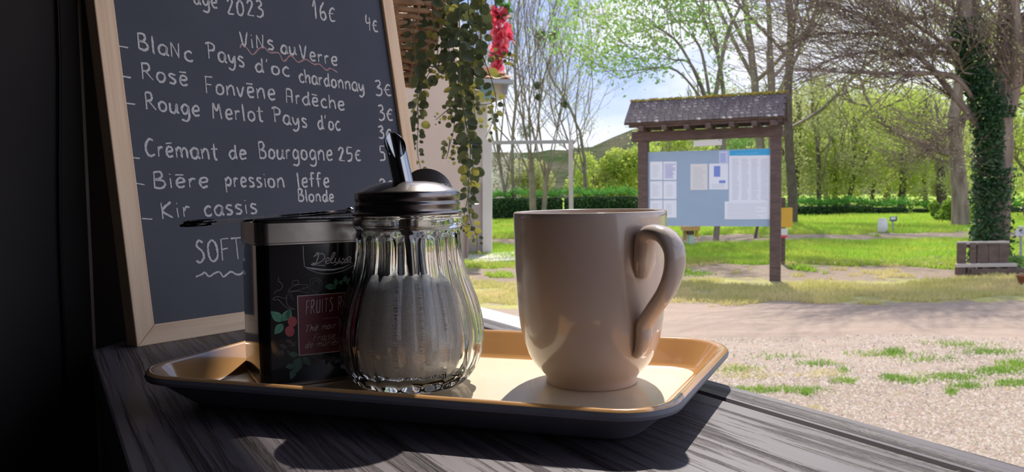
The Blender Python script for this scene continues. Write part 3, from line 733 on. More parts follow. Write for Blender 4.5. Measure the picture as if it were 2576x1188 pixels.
# emblem lettering
tinmarks([c3('578,292 596,288 592,320 572,362 548,358'), c3('556,352 600,350 634,318 622,294 586,298 566,312'), c3('640,346 664,330 656,318 640,334 644,354 668,348'), c3('668,346 698,296 690,288 672,330 680,352 700,342'),
          c3('704,318 698,344 716,346 730,318'), c3('728,318 726,344 742,338'), c3('742,324 756,330 760,350 776,340'), c3('776,318 756,340 738,360'), c3('778,336 798,322 786,312 774,330 780,346 802,338')], .00065, M_print, 'emblem_lettering', .0003)
tinmarks([c3('560,356 590,364 640,366'), c3('690,366 730,350 800,346')], .0004, M_print, 'emblem_lettering', .0003)
tinmarks([c3('500,242 502,300 508,372'), c3('508,372 560,402 640,418 740,402 818,364')], .00028, M_print, 'emblem_border', .0003)
tinpoly('emblem_swoosh', [c3('512,376 560,392 620,399 690,398 750,382 816,348 750,376 690,388 620,388 560,380')], M_print, .0003)
# teapot line drawing
M_line = mat('teapot_line', (.36, .34, .34), .5)
tinmarks([c3('400,545 396,580 410,620 450,640'), c3('404,530 430,500 470,486 520,488 526,500 470,520 404,530'), c3('526,500 560,520 582,540'), c3('432,486 438,464 462,458 474,470 466,484 432,486'),
          c3('548,500 546,460 576,444 612,462 620,496 600,528 572,530'), c3('562,496 562,470 582,458 604,474 606,500 590,516'),
          c3('404,572 366,566 340,560 316,570 318,582 346,580 376,610 404,632 450,640'), c3('350,440 346,462 364,476 372,500 356,520 334,524 322,544'),
          c3('412,536 470,526 540,540'), c3('408,550 420,552')], .00022, M_line, 'teapot_drawing', .0002)
tinmarks([c3('%d,%d %d,%d' % (406 + 3 * j, 540 + 9 * j, 436 + 3 * j, 548 + 9 * j)) for j in range(5)] + [c3('%d,%d %d,%d' % (500 + 11 * j, 498 + 5 * j, 506 + 12 * j, 522 + 4 * j)) for j in range(6)], .00014, M_line, 'teapot_drawing', .0002, 2)
def leafpoly(x0, y0, x1, y1, w=.3, n=7):
    a = np.array([x0, y0], float); b = np.array([x1, y1], float); d = b - a; p = np.array([-d[1], d[0]]); o1 = []; o2 = []
    for t in np.linspace(0, 1, n): wd = w * math.sin(math.pi * t ** .8); o1.append(a + d * t + p * wd); o2.append(a + d * t - p * wd)
    return [C3(*q) for q in o1 + o2[-2:0:-1]]
gl = [(374, 714, 298, 652), (374, 714, 416, 640), (376, 730, 322, 796), (402, 700, 424, 640), (700, 500, 634, 498), (706, 492, 704, 446), (726, 484, 748, 456), (756, 470, 770, 428), (770, 486, 812, 440), (688, 516, 704, 484)]
for g_ in gl: tinpoly('green_leaf', [leafpoly(*g_)], M_green)
tinmarks([[C3(a, b), C3((a + c_) / 2 + 2, (b + d_) / 2 + 2), C3(a + (c_ - a) * .9, b + (d_ - b) * .9)] for a, b, c_, d_ in gl] + [c3('700,506 730,498 760,476')], .00018, M_dgreen, 'leaf_vein', .0002)
gl2 = [(470, 925, 404, 916), (480, 938, 450, 1042), (448, 990, 388, 1000), (446, 1010, 424, 1078), (500, 936, 552, 990)]
for g_ in gl2: tinpoly('dark_green_leaf', [leafpoly(*g_)], M_dgreen)
tinmarks([[C3(a, b), C3((a + c_) / 2, (b + d_) / 2), C3(a + (c_ - a) * .9, b + (d_ - b) * .9)] for a, b, c_, d_ in gl2], .00018, M_green, 'leaf_vein', .0002)
gl3 = [(440, 850, 390, 830), (400, 880, 350, 858), (370, 900, 330, 920), (400, 890, 420, 926), (420, 870, 462, 850), (560, 930, 590, 980), (590, 930, 640, 950), (620, 930, 690, 960), (660, 940, 640, 990), (680, 930, 700, 984), (372, 892, 378, 930)]
M_faint = mat('faint_print', (.060, .052, .055), .4)
for g_ in gl3: tinpoly('faint_leaf', [leafpoly(*g_, w=.22)], M_faint)
tinmarks([c3('462,836 420,862 370,894 330,926'), c3('540,926 600,950 690,950')], .0002, M_greyp, 'faint_stem', .0002)
# berries
for (cx_, cy_, r_) in ((434, 716, 33), (418, 776, 34)):
    tinpoly('berry_print', [[C3(cx_ + (r_ - 4) * math.cos(t), cy_ + r_ * math.sin(t)) for t in np.linspace(0, 2 * math.pi, 18)[:-1]]], M_berry, .00012)
    dots = []
    for j in range(16):
        a = j * 2.4; rr = r_ * .8 * math.sqrt(j / 16)
        dots.append([C3(cx_ + rr * math.cos(a) + 5 * math.cos(t), cy_ + rr * math.sin(a) + 5 * math.sin(t)) for t in np.linspace(0, 5.6, 6)])
    tinmarks(dots, .00012, mat('berry_line', (.62, .22, .22), .5), 'berry_line', .0002, 2)

# ================================================================== HANGING PLANT outside the opening
M_wick = mat('wicker', (.40, .24, .13), .7, var=.4, vscale=40, bump=.0004, bscale=200)
M_stem = mat('vine_stem', (.09, .11, .04), .7)
M_lf = [mat('eucalyptus_dark', (.050, .070, .030), .45, col2=(.085, .105, .045), vscale=80, translucent=.22),
        mat('eucalyptus_green', (.100, .125, .050), .45, col2=(.16, .17, .06), vscale=80, translucent=.28),
        mat('eucalyptus_yellow', (.42, .38, .07), .5, col2=(.22, .22, .06), vscale=90, translucent=.35)]
YP = 1.25
def hpnt(u, v, y=YP): return at_y(u, v, y)
plant = empty('hanging_plant', hpnt(1050, 190), 'artificial eucalyptus vines trailing from a wicker basket beside the chalkboard', 'hanging plant')
# basket: tapered, woven; only its lower side shows
bc = hpnt(1010, 20); 
basket_top = 1.30 + .34; cxy = hpnt(1008, 60)[:2]
rows_b = 17
for j in range(rows_b):
    z = hpnt(1010, 205)[2] + j * .0105
    r = .020 + .055 * min(1, (j / 11)) ** .75
    pts = []
    for k in range(49):
        t = 2 * math.pi * k / 48; rr = r + .0022 * math.sin(12 * t + math.pi * j)
        pts.append([cxy[0] + rr * math.cos(t) * .9, cxy[1] + .03 + rr * math.sin(t), z + .0012 * math.sin(5 * t + j)])
    MB().tube(pts, .0046, 6, cap=False).build('wicker_strand', M_wick, plant, True)
for k in range(12):
    t = 2 * math.pi * k / 12
    pts = []
    for j in range(rows_b):
        r = .020 + .055 * min(1, (j / 11)) ** .75
        pts.append([cxy[0] + r * math.cos(t) * .9, cxy[1] + .03 + r * math.sin(t), hpnt(1010, 205)[2] + j * .0105])
    MB().tube(pts, .0030, 6).build('wicker_stake', M_wick, plant, True)
MB().tube([[cxy[0], cxy[1] + .03, basket_top - .13], [cxy[0] + .01, cxy[1] + .03, 2.0], H(-.95, .15, 2.40)], .0015, 6).build('cord', M_stem, plant)
# vines (pixel tracks in the photograph, at their own depth)
vines = [
 ([(1046, -60), (1040, 60), (1048, 190), (1052, 300), (1050, 380), (1062, 440)], YP - .03, 24, 21),
 ([(1080, -60), (1092, 60), (1100, 140), (1062, 220), (1040, 330)], YP - .02, 24, 20),
 ([(1100, -70), (1112, 60), (1108, 150), (1096, 170), (1128, 192)], YP + .01, 22, 16),
 ([(1152, -80), (1156, 80), (1157, 200), (1170, 300), (1183, 380), (1178, 470), (1182, 550), (1200, 600), (1198, 640)], YP - .03, 26, 23),
 ([(1140, -80), (1140, 100), (1148, 220), (1142, 320), (1130, 372)], YP, 26, 19),
 ([(1212, -60), (1210, 90), (1212, 130), (1240, 212), (1248, 262), (1238, 310), (1222, 345)], YP + .02, 26, 20),
 ([(1175, -80), (1180, 60), (1190, 150), (1172, 240), (1168, 330), (1150, 400)], YP + .03, 24, 21),
 ([(1128, -80), (1126, 40), (1130, 130), (1160, 230), (1176, 300)], YP + .05, 26, 22),
 ([(1196, -80), (1200, 60), (1185, 160), (1190, 250), (1200, 320)], YP + .05, 28, 22),
 ([(1160, 250), (1176, 330), (1190, 410), (1180, 480), (1168, 540), (1160, 580)], YP, 26, 20),
 ([(1232, 132), (1262, 142), (1290, 152), (1300, 156)], YP + .01, 9, 11),
 ([(1142, 262), (1122, 280), (1096, 302)], YP - .02, 12, 12),
 ([(1168, 250), (1190, 262), (1230, 262), (1244, 254)], YP, 12, 12),
 ([(1060, 170), (1090, 168), (1112, 186), (1126, 184)], YP - .02, 9, 12),
 ([(1132, 350), (1128, 380), (1122, 400)], YP - .01, 7, 11),
 ([(1158, 560), (1180, 580), (1192, 600)], YP - .02, 9, 12),
]
def leaf_mesh(name, m_, asp):
    V = [(0, 0, 0)]; n = 12
    V = []; Fc = []
    V.append((0, .5, -.10))
    for k in range(n):
        t = 2 * math.pi * k / n; x = asp * .5 * math.cos(t) * (1 - .15 * math.sin(t)); y = .5 + .5 * math.sin(t)
        V.append((x, y, .05 * math.cos(2 * t)))
    Fc = [(0, 1 + k, 1 + (k + 1) % n) for k in range(n)]
    return mesh(name, V, Fc, m_, True)
LM = [[leaf_mesh('eucalyptus_leaf', m_, a) for a in (.92, .78)] for m_ in M_lf]
budget = 296; cnt = 0; extra = []
plM = Matrix.Translation(plant.location).inverted()
for vi, (tr0, yd, step, lsz) in enumerate(vines):
    tr0 = smooth_line([(a, b) for a, b in tr0], 8); pts = [hpnt(u, v, yd + .006 * math.sin(i_ * .5 + vi)) for i_, (u, v) in enumerate(tr0)]
    L0 = len(pts); rad = np.linspace(.0011, .0005, L0)
    if tr0[0][1] < -40:
        rim = np.array([cxy[0] + .055, cxy[1] + .03, basket_top + .004 * (vi % 3)]); mid_ = (rim + pts[0]) / 2 + np.array([0, 0, .035])
        arc = list(smooth_line([rim, mid_, pts[0]], 5)[:-1]); pts = arc + pts; rad = np.concatenate([[.0011] * len(arc), rad])
    stem_o = MB().tube(pts, rad, 5).build('vine_stem', M_stem, plant, True)
    seg = np.linalg.norm(np.diff(tr0, axis=0), axis=1); cum = np.concatenate([[0], np.cumsum(seg)]); tot = cum[-1]
    d = 4.0; side = 1
    while d < tot:
        u = np.interp(d, cum, tr0[:, 0]); v = np.interp(d, cum, tr0[:, 1])
        if v > -25:
            f = d / tot; taper = 1.0 if f < .55 else 1 - .62 * (f - .55) / .45
            i0 = min(int(np.searchsorted(cum, d)), len(tr0) - 1); dirp = tr0[i0] - tr0[i0 - 1]; dirp = dirp / (np.linalg.norm(dirp) + 1e-9)
            for sgn in (side, -side, side * .3):
                if abs(sgn) < 1 and (rng.random() < (.35 if v < 230 else .85) or lsz < 15): continue
                if rng.random() < .10: continue
                sz = lsz * taper * rng.uniform(.62, 1.30) * (1.22 if lsz > 15 else 1)
                ang = math.atan2(-(dirp[1]), dirp[0]) + sgn * rng.uniform(.7, 1.35)
                Lw = sz * yd / F
                o = bpy.data.objects.new('leaf', LM[0][0]); ci = 0
                pr_y = .07 + .38 * max(0, f - .45) / .55 + (.35 if lsz < 15 else 0)
                ci = 2 if rng.random() < pr_y else (1 if rng.random() < .30 else 0)
                o.data = LM[ci][int(rng.random() < .4)]
                p = hpnt(u, v, yd + rng.uniform(-.008, .008)) + np.array([math.cos(ang), 0, math.sin(ang)]) * rng.uniform(.002, .006)
                # the leaf lies roughly in the plane facing the opening, tilted at random
                X = Vector((math.cos(ang), 0, math.sin(ang))); Zv = Vector((rng.normal() * .45, -1, rng.normal() * .45)); Zv = (Zv - X * Zv.dot(X)).normalized(); Yx = X.cross(Zv)
                Rm = Matrix(((-Yx.x, X.x, Zv.x), (-Yx.y, X.y, Zv.y), (-Yx.z, X.z, Zv.z))).to_4x4()
                ML = plM @ Matrix.Translation(Vector(p)) @ Rm @ Matrix.Diagonal((Lw, Lw, Lw, 1)); o.matrix_local = ML
                if cnt < budget: link(o, stem_o)
                else: extra.append((ML, ci)); bpy.data.objects.remove(o)
                cnt += 1
        d += step * (1.12 if d / tot < .55 else .68); side = -side

for ci in range(3):
    V = []; Fc = []
    base = np.array([v.co[:] for v in LM[ci][0].vertices]); bf = [tuple(p.vertices) for p in LM[ci][0].polygons]
    for M4, c_ in extra:
        if c_ != ci: continue
        A4 = np.array(M4); a0 = len(V); V += list(base @ A4[:3, :3].T + A4[:3, 3]); Fc += [tuple(i_ + a0 for i_ in f) for f in bf]
    if V: obj('small_leaves', V, Fc, M_lf[ci], plant, True, world=False, kind='stuff')

# pink flower garland --------------------------------------------------
M_pk = [mat('pink_petal', (.92, .12, .20), .6, translucent=.5, var=.3, vscale=30), mat('light_pink_petal', (.95, .34, .40), .6, translucent=.5)]
YG = 1.9
gar = empty('flower_garland', hpnt(1250, 165, YG), 'hanging pink and red artificial flower cluster behind the eucalyptus vines', 'garland')
gM = Matrix.Translation(gar.location).inverted()
def petal(name, m_):
    V = []; Fc = []; n = 6
    for a in range(n + 1):
        for b in range(3):
            t = a / n; w = (b - 1) * .5 * math.sin(math.pi * (.12 + .80 * t)); V.append((w, t, .22 * math.sin(t * 3) + .12 * abs(b - 1) * math.cos(t * 7)))
    for a in range(n):
        for b in range(2): Fc.append((a * 3 + b, a * 3 + b + 1, a * 3 + b + 4, a * 3 + b + 3))
    return mesh(name, V, Fc, m_, True)
PM = [petal('petal', q) for q in M_pk]
axis_g = [(1244, 8, 22), (1246, 40, 30), (1256, 70, 26), (1258, 92, 22), (1252, 115, 17), (1244, 135, 14), (1246, 152, 10), (1248, 166, 5)]
for j in range(190):
    f = rng.random() ** .9; v = 8 + 158 * f; uc = np.interp(v, [a[1] for a in axis_g], [a[0] for a in axis_g]); wd = np.interp(v, [a[1] for a in axis_g], [a[2] for a in axis_g])
    u = uc + 3 + rng.uniform(-1, 1) * wd * .95
    p = hpnt(u, v, YG + rng.uniform(-.02, .02)); s_ = rng.uniform(15, 23) * YG / F
    o = bpy.data.objects.new('petal', PM[int(rng.random() < .25 + .35 * f)])
    o.matrix_local = gM @ Matrix.Translation(Vector(p)) @ Matrix.Rotation(rng.uniform(0, 6.3), 4, 'Z') @ Matrix.Rotation(rng.uniform(-2.6, -.6), 4, 'X') @ Matrix.Diagonal((s_, s_, s_, 1))
    link(o, gar)
M_gl = mat('garland_leaf', (.12, .28, .06), .5, translucent=.35)
gm_ = leaf_mesh('garland_leaf', M_gl, .5)
for j in range(16):
    p = hpnt(1250 + rng.uniform(-8, 22), 20 + rng.uniform(-18, 22), YG); s_ = rng.uniform(20, 30) * YG / F
    o = bpy.data.objects.new('leaf', gm_)
    o.matrix_local = gM @ Matrix.Translation(Vector(p)) @ Matrix.Rotation(rng.uniform(-.6, .6), 4, 'Z') @ Matrix.Rotation(math.pi / 2 + rng.uniform(-.5, .5), 4, 'X') @ Matrix.Rotation(rng.uniform(-2.6, -.4), 4, 'Z') @ Matrix.Diagonal((s_, s_, s_, 1))
    link(o, gar)
MB().tube([hpnt(1247, 160, YG), hpnt(1256, 80, YG), hpnt(1246, 0, YG), hpnt(1244, -150, YG), [-.04, 1.6, 2.45]], .003, 6).build('stem', M_stem, gar, True)
# terracotta painted eave bracket strip at the top of the frame
MB_ = MB().box((hpnt(1222, -20, 1.7)[0], 1.7, 1.30 + .62), (.016, .02, .40)); MB_.box((hpnt(1222, -20, 1.7)[0], 1.66, 1.30 + .81), (.024, .10, .02))
tag(MB_.build('eave_bracket', mat('red_brown_paint', (.42, .13, .08), .6)), 'short red-brown bracket hanging down beside the pink flowers', 'bracket')

# ================================================================== OUTDOORS
def gy(u, v):                                # ground point under a pixel
    return at_z(u, v, 0.0)
M_brown = mat('stained_wood', (.150, .095, .085), .75, var=.35, vscale=7, stretch=(1, 1, 6), bump=.002, bscale=30)
M_shing = [mat('shingle_dark', (.095, .072, .074), .85, col2=(.15, .12, .12), vscale=9), mat('shingle_grey', (.12, .095, .095), .85, col2=(.50, .45, .42), vscale=14, ramp=(.52, .60))]
M_moss = mat('moss', (.36, .36, .04), 1, col2=(.50, .34, .06), vscale=12)
M_panel = mat('blue_grey_panel', (.36, .47, .63), .6, var=.04)
M_paper = mat('notice_paper', (.86, .88, .97), .7); M_ink = mat('notice_ink', (.42, .44, .54), .8); M_blue = mat('blue_header', (.05, .42, .78), .6); M_inkb = mat('blue_print', (.22, .30, .72), .7); M_line2 = mat('notice_line', (.56, .58, .70), .8)
PR = at_z(1950, 708, .0); PL = np.array([1.90, 0, 0]); 
YR, YL = PR[1], PR[1] * 1.068
XR = at_y(1952, 400, YR)[0]; XL = at_y(1619, 400, YL)[0]
kd = np.array([XR - XL, YR - YL, 0]); KW = np.linalg.norm(kd); kd /= KW; kn = np.array([kd[1], -kd[0], 0])   # kn faces the hut
KO = np.array([XL, YL, 0]); KROT = math.atan2(kd[1], kd[0])
kiosk = empty('notice_board', KO + kd * KW / 2, 'brown timber roofed notice board with pale papers on a blue-grey panel', 'notice board', rot=(0, 0, KROT))
def K(a, n, z): return KO + kd * a + kn * n + np.array([0, 0, z])
def kbox(a0, a1, n0, n1, z0, z1, name, m_, bev=.004):
    return MB().box(K((a0 + a1) / 2, (n0 + n1) / 2, (z0 + z1) / 2), (a1 - a0, abs(n1 - n0), z1 - z0), rotz(KROT), bev).build(name, m_, kiosk)
zR = lambda v: at_y(1950, v, YR)[2]
kbox(-.07, .07, -.07, .07, -.05, 2.15, 'post', M_brown); kbox(KW - .07, KW + .07, -.07, .07, -.05, 2.15, 'post', M_brown)
kbox(-.16, KW + .09, -.08, .08, zR(344), zR(318), 'beam', M_brown)
kbox(-.14, KW + .09, .26, .30, zR(310), zR(292), 'fascia', M_brown)
kbox(-.14, KW + .09, -.40, -.36, zR(310), zR(294), 'fascia', M_brown)
for f in (.02, .2, .37, .53, .7, .86, .99):
    MB().box(K(f * KW, .08, zR(312)), (.07, .50, .07), rotz(KROT)).build('rafter', M_brown, kiosk)
# roof: two slopes of shingles
ridge_z, eave_z = zR(238), zR(298); ridge_n, eave_n = -.05, .34
sl_len = math.hypot(ridge_z - eave_z, eave_n - ridge_n); sa = math.atan2(ridge_z - eave_z, eave_n - ridge_n)
def slope_R(sign):
    ex = kd; ey = -kn * sign * math.cos(sa) + np.array([0, 0, math.sin(sa)]); ez = np.cross(ex, ey); return np.stack([ex, ey, ez], 1)
a_l, a_r = -.20, KW + .13
for sign, rows_, cols_ in ((1, 7, 26),):
    R_ = slope_R(sign); e0 = K(0, eave_n, eave_z)
    MB().box(K((a_l + a_r) / 2, (ridge_n + eave_n) / 2, (ridge_z + eave_z) / 2 - .02), (a_r - a_l, sl_len, .02), R_).build('roof_deck', M_brown, kiosk)
    rh = sl_len / rows_; cw = (a_r - a_l) / cols_
    sm = []
    for q in range(5):
        m_ = M_shing[0] if q < 3 else M_shing[1]
        b_ = MB().box((0, 0, 0), (cw * .95, rh * 1.25, .012), None, .002); sm.append(mesh('shingle', np.vstack(b_.V), b_.F, m_))
    Ki = frame(kiosk).inverted()
    for r_ in range(rows_):
        for c_ in range(cols_):
            if cnt < 0: break
            off = .5 * (r_ % 2) * cw * .9
            p = e0 + kd * (a_l + cw * (c_ + .5) - (off if c_ else 0) * .5) + R_[:, 1] * rh * (r_ + .5) + R_[:, 2] * (.012 + .004 * rng.random())
            tilt = np.array(Matrix.Rotation(.10 + rng.uniform(-.03, .03), 3, 'X')) @ np.array(Matrix.Rotation(rng.uniform(-.03, .03), 3, 'Z'))
            Rr = R_ @ tilt; M4 = Matrix([[*Rr[0], p[0]], [*Rr[1], p[1]], [*Rr[2], p[2]], [0, 0, 0, 1]])
            o = bpy.data.objects.new('shingle', sm[rng.integers(5)]); o.matrix_local = Ki @ M4; link(o, kiosk)
MB().box(K((a_l + a_r) / 2, -.05 - (eave_n - ridge_n) / 2, (ridge_z + eave_z) / 2 - .01), (a_r - a_l, sl_len, .03), slope_R(-1)).build('back_slope', M_shing[0], kiosk)
# moss along the ridge
mv = []; mf = []
for j in range(1800):
    p = K(rng.uniform(a_l, a_r), ridge_n + rng.normal() * .022, ridge_z + .022 + rng.uniform(-.010, .022)); s_ = rng.uniform(.014, .032); a0 = len(mv)
    for k in range(3): t = rng.uniform(0, 6.3); mv.append(p + s_ * np.array([math.cos(t), math.sin(t) * .6, rng.uniform(-.4, .8)]))
    mf.append((a0, a0 + 1, a0 + 2))
obj('moss', mv, mf, M_moss, kiosk, kind='stuff')
# panel and papers
pn = .03
kbox(.06, KW - .065, pn - .02, pn, zR(570), zR(373), 'panel', M_panel, .001)
kp = K(0, pn, 0)
last_sheet = [None]
def sheet(name, corners, m_, off=.004, th=.003):
    P4 = [at_plane(u, v, kp, kn) + kn * off for u, v in corners]
    V = P4 + [p - kn * th for p in P4]; Fc = [(0, 1, 2, 3), (7, 6, 5, 4), (0, 4, 5, 1), (1, 5, 6, 2), (2, 6, 7, 3), (3, 7, 4, 0)]
    o = obj(name, V, Fc, m_, kiosk)
    if name == 'notice_sheet': last_sheet[0] = o
    else: sub(o, last_sheet[0])
    return o
def rectk(u0, v0, u1, v1, sk=-.03):
    return [(u0, v0), (u1, v0 + sk * (u1 - u0)), (u1, v1 + sk * .3 * (u1 - u0)), (u0, v1)]
def textlines(u0, v0, u1, v1, n, m_=M_line2, off=.0045, gaps=True, name='print', sk=-.03, h=1.0):
    V = []; Fc = []
    for j in range(n):
        v = v0 + (v1 - v0) * (j + .5) / n; ue = u0 + (u1 - u0) * (rng.uniform(.7, 1) if gaps else 1)
        a = len(V); V += [at_plane(u, w, kp, kn) + kn * off for u, w in ((u0, v), (ue, v + sk * (ue - u0)), (ue, v + h + sk * (ue - u0)), (u0, v + h))]; Fc.append((a, a + 1, a + 2, a + 3))
    sub(obj(name, V, Fc, m_, kiosk), last_sheet[0])
for (r_, (va, vb)) in enumerate(((407, 453), (456, 501), (504, 548))):
    for (ua, ub) in ((1635, 1667), (1669, 1702)):
        sheet('notice_sheet', rectk(ua, va, ub, vb, -.01), M_paper); textlines(ua + 7, va + 8, ub - 8, vb - 7, 7, sk=-.01)
textlines(1672, 410, 1700, 448, 8, mat('lilac_print', (.52, .52, .82), .8), name='lilac_print', sk=-.01, h=3)
sheet('notice_sheet', rectk(1737, 413, 1780, 478, -.02), mat('cream_paper', (.80, .78, .78), .7)); textlines(1743, 420, 1775, 474, 14)
sheet('notice_sheet', rectk(1784, 412, 1832, 477, -.02), M_paper); textlines(1790, 462, 1826, 474, 3)
sheet('blue_picture', rectk(1796, 418, 1812, 445, -.02), M_inkb, .0055); sheet('blue_picture', rectk(1809, 454, 1825, 461, -.02), M_inkb, .0055)
sheet('notice_sheet', rectk(1809, 380, 1832, 412, -.02), mat('lilac_paper', (.62, .66, .92), .7)); textlines(1812, 385, 1829, 408, 5, M_inkb, h=2, sk=-.02)
sheet('notice_sheet', rectk(1834, 379, 1938, 508, -.045), M_paper); sheet('blue_header', rectk(1835, 379, 1937, 392, -.045), M_blue, .0055)
for c_ in range(4): textlines(1842 + c_ * 24, 398, 1860 + c_ * 24, 503, 24, sk=-.03, h=1.4)
textlines(1850, 384, 1925, 390, 1, mat('header_text', (.30, .62, .90), .6), off=.0060, sk=-.045)
sheet('notice_sheet', rectk(1823, 507, 1937, 552, -.012), M_paper, .005); textlines(1830, 511, 1930, 549, 8, sk=-.01, off=.0056)
# white sign hung under the beam
sg = [at_plane(u, v, K(0, .12, 0), kn) for u, v in ((1745, 354), (1816, 350), (1816, 365), (1745, 369))]
V = sg + [p - kn * .01 for p in sg]
obj('hanging_sign', V, [(0, 1, 2, 3), (7, 6, 5, 4), (0, 4, 5, 1), (1, 5, 6, 2), (2, 6, 7, 3), (3, 7, 4, 0)], mat('white_sign', (.78, .75, .74), .6), kiosk)
for u in (1750, 1810): MB().tube([at_plane(u, 354, K(0, .12, 0), kn), at_plane(u, 334, K(0, .12, 0), kn)], .004, 5).build('hanger', M_brown, kiosk)

# small things around it ----------------------------------------------------
M_yel = mat('yellow_sign_paint', (.78, .46, .05), .6, var=.1); M_white = mat('white_paint', (.78, .78, .78), .6, var=.08); M_red = mat('red_paint', (.7, .08, .08), .6); M_grey = mat('grey_metal', (.35, .37, .40), .5)
def thing_at(name, u, v, label, cat): p = gy(u, v); p[2] = float(ground_z(p[0], p[1])); return empty(name, p, label, cat), p
sp1, p = thing_at('sign_post', 1975, 668, 'yellow square sign on a post at the right of the notice board', 'sign')
Y1 = p[1]
def billboard_box(name, u0, v0, u1, v1, y, th, m_, parent, bev=.003):
    a, b = at_y(u0, v0, y), at_y(u1, v1, y)
    return MB().box(((a[0] + b[0]) / 2, y, (a[2] + b[2]) / 2), (abs(b[0] - a[0]), th, abs(a[2] - b[2])), None, bev).build(name, m_, parent)
billboard_box('sign_panel', 1964, 523, 1993, 572, Y1, .02, M_yel, sp1); billboard_box('notice', 1962, 575, 1981, 592, Y1 - .012, .012, M_white, sp1); billboard_box('red_strip', 1963, 592, 1980, 598, Y1 - .012, .014, M_red, sp1)
MB().box((p[0] - .02, Y1 + .05, .55), (.06, .06, 1.15), None, .004).build('post', M_brown, sp1)
st1, p = thing_at('bird_table', 1736, 622, 'small wooden box on a pale green stand beyond the mug handle', 'box stand'); Y2 = p[1]
billboard_box('tray_board', 1716, 569, 1757, 580, Y2, .30, mat('orange_pine', (.62, .36, .14), .6), st1); billboard_box('leg', 1718, 580, 1727, 604, Y2, .05, mat('pine_leg', (.55, .34, .16), .6), st1); billboard_box('leg', 1749, 580, 1756, 597, Y2, .05, M_yel, st1)
billboard_box('box', 1728, 577, 1744, 590, Y2, .2, M_brown, st1); billboard_box('stand', 1730, 590, 1745, 623, Y2, .14, mat('green_white_can', (.38, .52, .44), .5, col2=(.7, .75, .72), vscale=20), st1)
stk, p = thing_at('leaning_stake', 1900, 600, 'short brown stake leaning in the grass under the notice board', 'stake')
MB().tube([gy(1899, 600) + np.array([0, 0, -.05]), at_y(1906, 568, p[1])], [.045, .035], 8).build('stick', M_brown, stk)
bar, p = thing_at('barrel', 2220, 586, 'pale plastic bin standing on the grass before the hedge', 'bin'); Y3 = p[1]; s3 = Y3 / F
MB().lathe([(9.5 * s3, 0), (12.3 * s3, 2 * s3), (11.5 * s3, 20 * s3), (10 * s3, 30 * s3), (8.5 * s3, 33.5 * s3), (0, 34 * s3)], p, 20).build('body', M_white, bar, True)
MB().lathe([(9.2 * s3, 33 * s3), (9.5 * s3, 34 * s3), (8.5 * s3, 35.5 * s3), (0, 36 * s3)], p, 20).build('lid', M_white, bar, True)
sg2, p = thing_at('marker_sign', 2246, 584, 'small blue and white plate on a thin post beside the pale bin', 'sign'); Y4 = p[1]
MB().tube([p, at_y(2246, 552, Y4)], .02, 6).build('post', M_grey, sg2); billboard_box('plate', 2239, 545, 2256, 557, Y4 - .03, .03, mat('navy_plate', (.06, .08, .2), .5), sg2); billboard_box('card', 2241, 546, 2253, 553, Y4 - .05, .01, M_white, sg2)
sg3, p = thing_at('pitch_sign', 2568, 660, 'grey plate on a metal post right of the big tree', 'sign'); Y5 = p[1]
MB().tube([p, at_y(2568, 572, Y5)], .022, 8).build('post', M_grey, sg3); billboard_box('plate', 2554, 577, 2582, 594, Y5 - .03, .03, mat('lilac_plate', (.62, .62, .74), .5), sg3); billboard_box('cap', 2562, 569, 2580, 575, Y5 - .03, .05, mat('cap', (.6, .6, .5), .6), sg3)
textl = billboard_box('number_panel', 2566, 581, 2576, 589, Y5 - .047, .004, M_ink, sg3)
pot, p = thing_at('terracotta_pot', 2574, 716, 'rusty terracotta pot at the right edge of the grass', 'pot'); s5 = p[1] / F
MB().lathe([(9 * s5, 0), (15 * s5, 20 * s5), (16 * s5, 20 * s5), (16 * s5, 24 * s5), (13 * s5, 24 * s5), (11 * s5, 10 * s5), (0, 9 * s5)], p, 20).build('body', mat('terracotta', (.34, .13, .08), .8), pot, True)
# pallet planter
M_pal = mat('weathered_board', (.17, .115, .09), .8, var=.35, vscale=5, stretch=(1, 1, 4)); M_pale = mat('pale_board_edge', (.55, .48, .42), .8)
pal, p = thing_at('pallet_planter', 2475, 692, 'weathered pallet planter with upright boards before the ivy tree', 'planter'); Y6 = p[1]
for (u0, u1) in ((2408, 2429), (2440, 2454), (2459, 2484), (2487, 2511), (2513, 2536)): billboard_box('board', u0, 612, u1, 678, Y6 + rng.uniform(-.01, .01), .025, M_pal, pal)
billboard_box('top_rail', 2408, 608, 2537, 614, Y6 + .03, .05, M_pale, pal); billboard_box('bottom_rail', 2405, 664, 2556, 671, Y6 - .05, .06, M_pale, pal, .004)
billboard_box('inner_rail', 2408, 614, 2537, 622, Y6 + .05, .03, M_pal, pal)
for (u0, u1) in ((2407, 2424), (2430, 2446), (2466, 2478), (2500, 2512), (2530, 2552)): billboard_box('foot_block', u0, 671, u1, 692, Y6 - .02, .10, M_pal, pal)
billboard_box('base_board', 2424, 674, 2556, 684, Y6 + .1, .4, M_pal, pal)

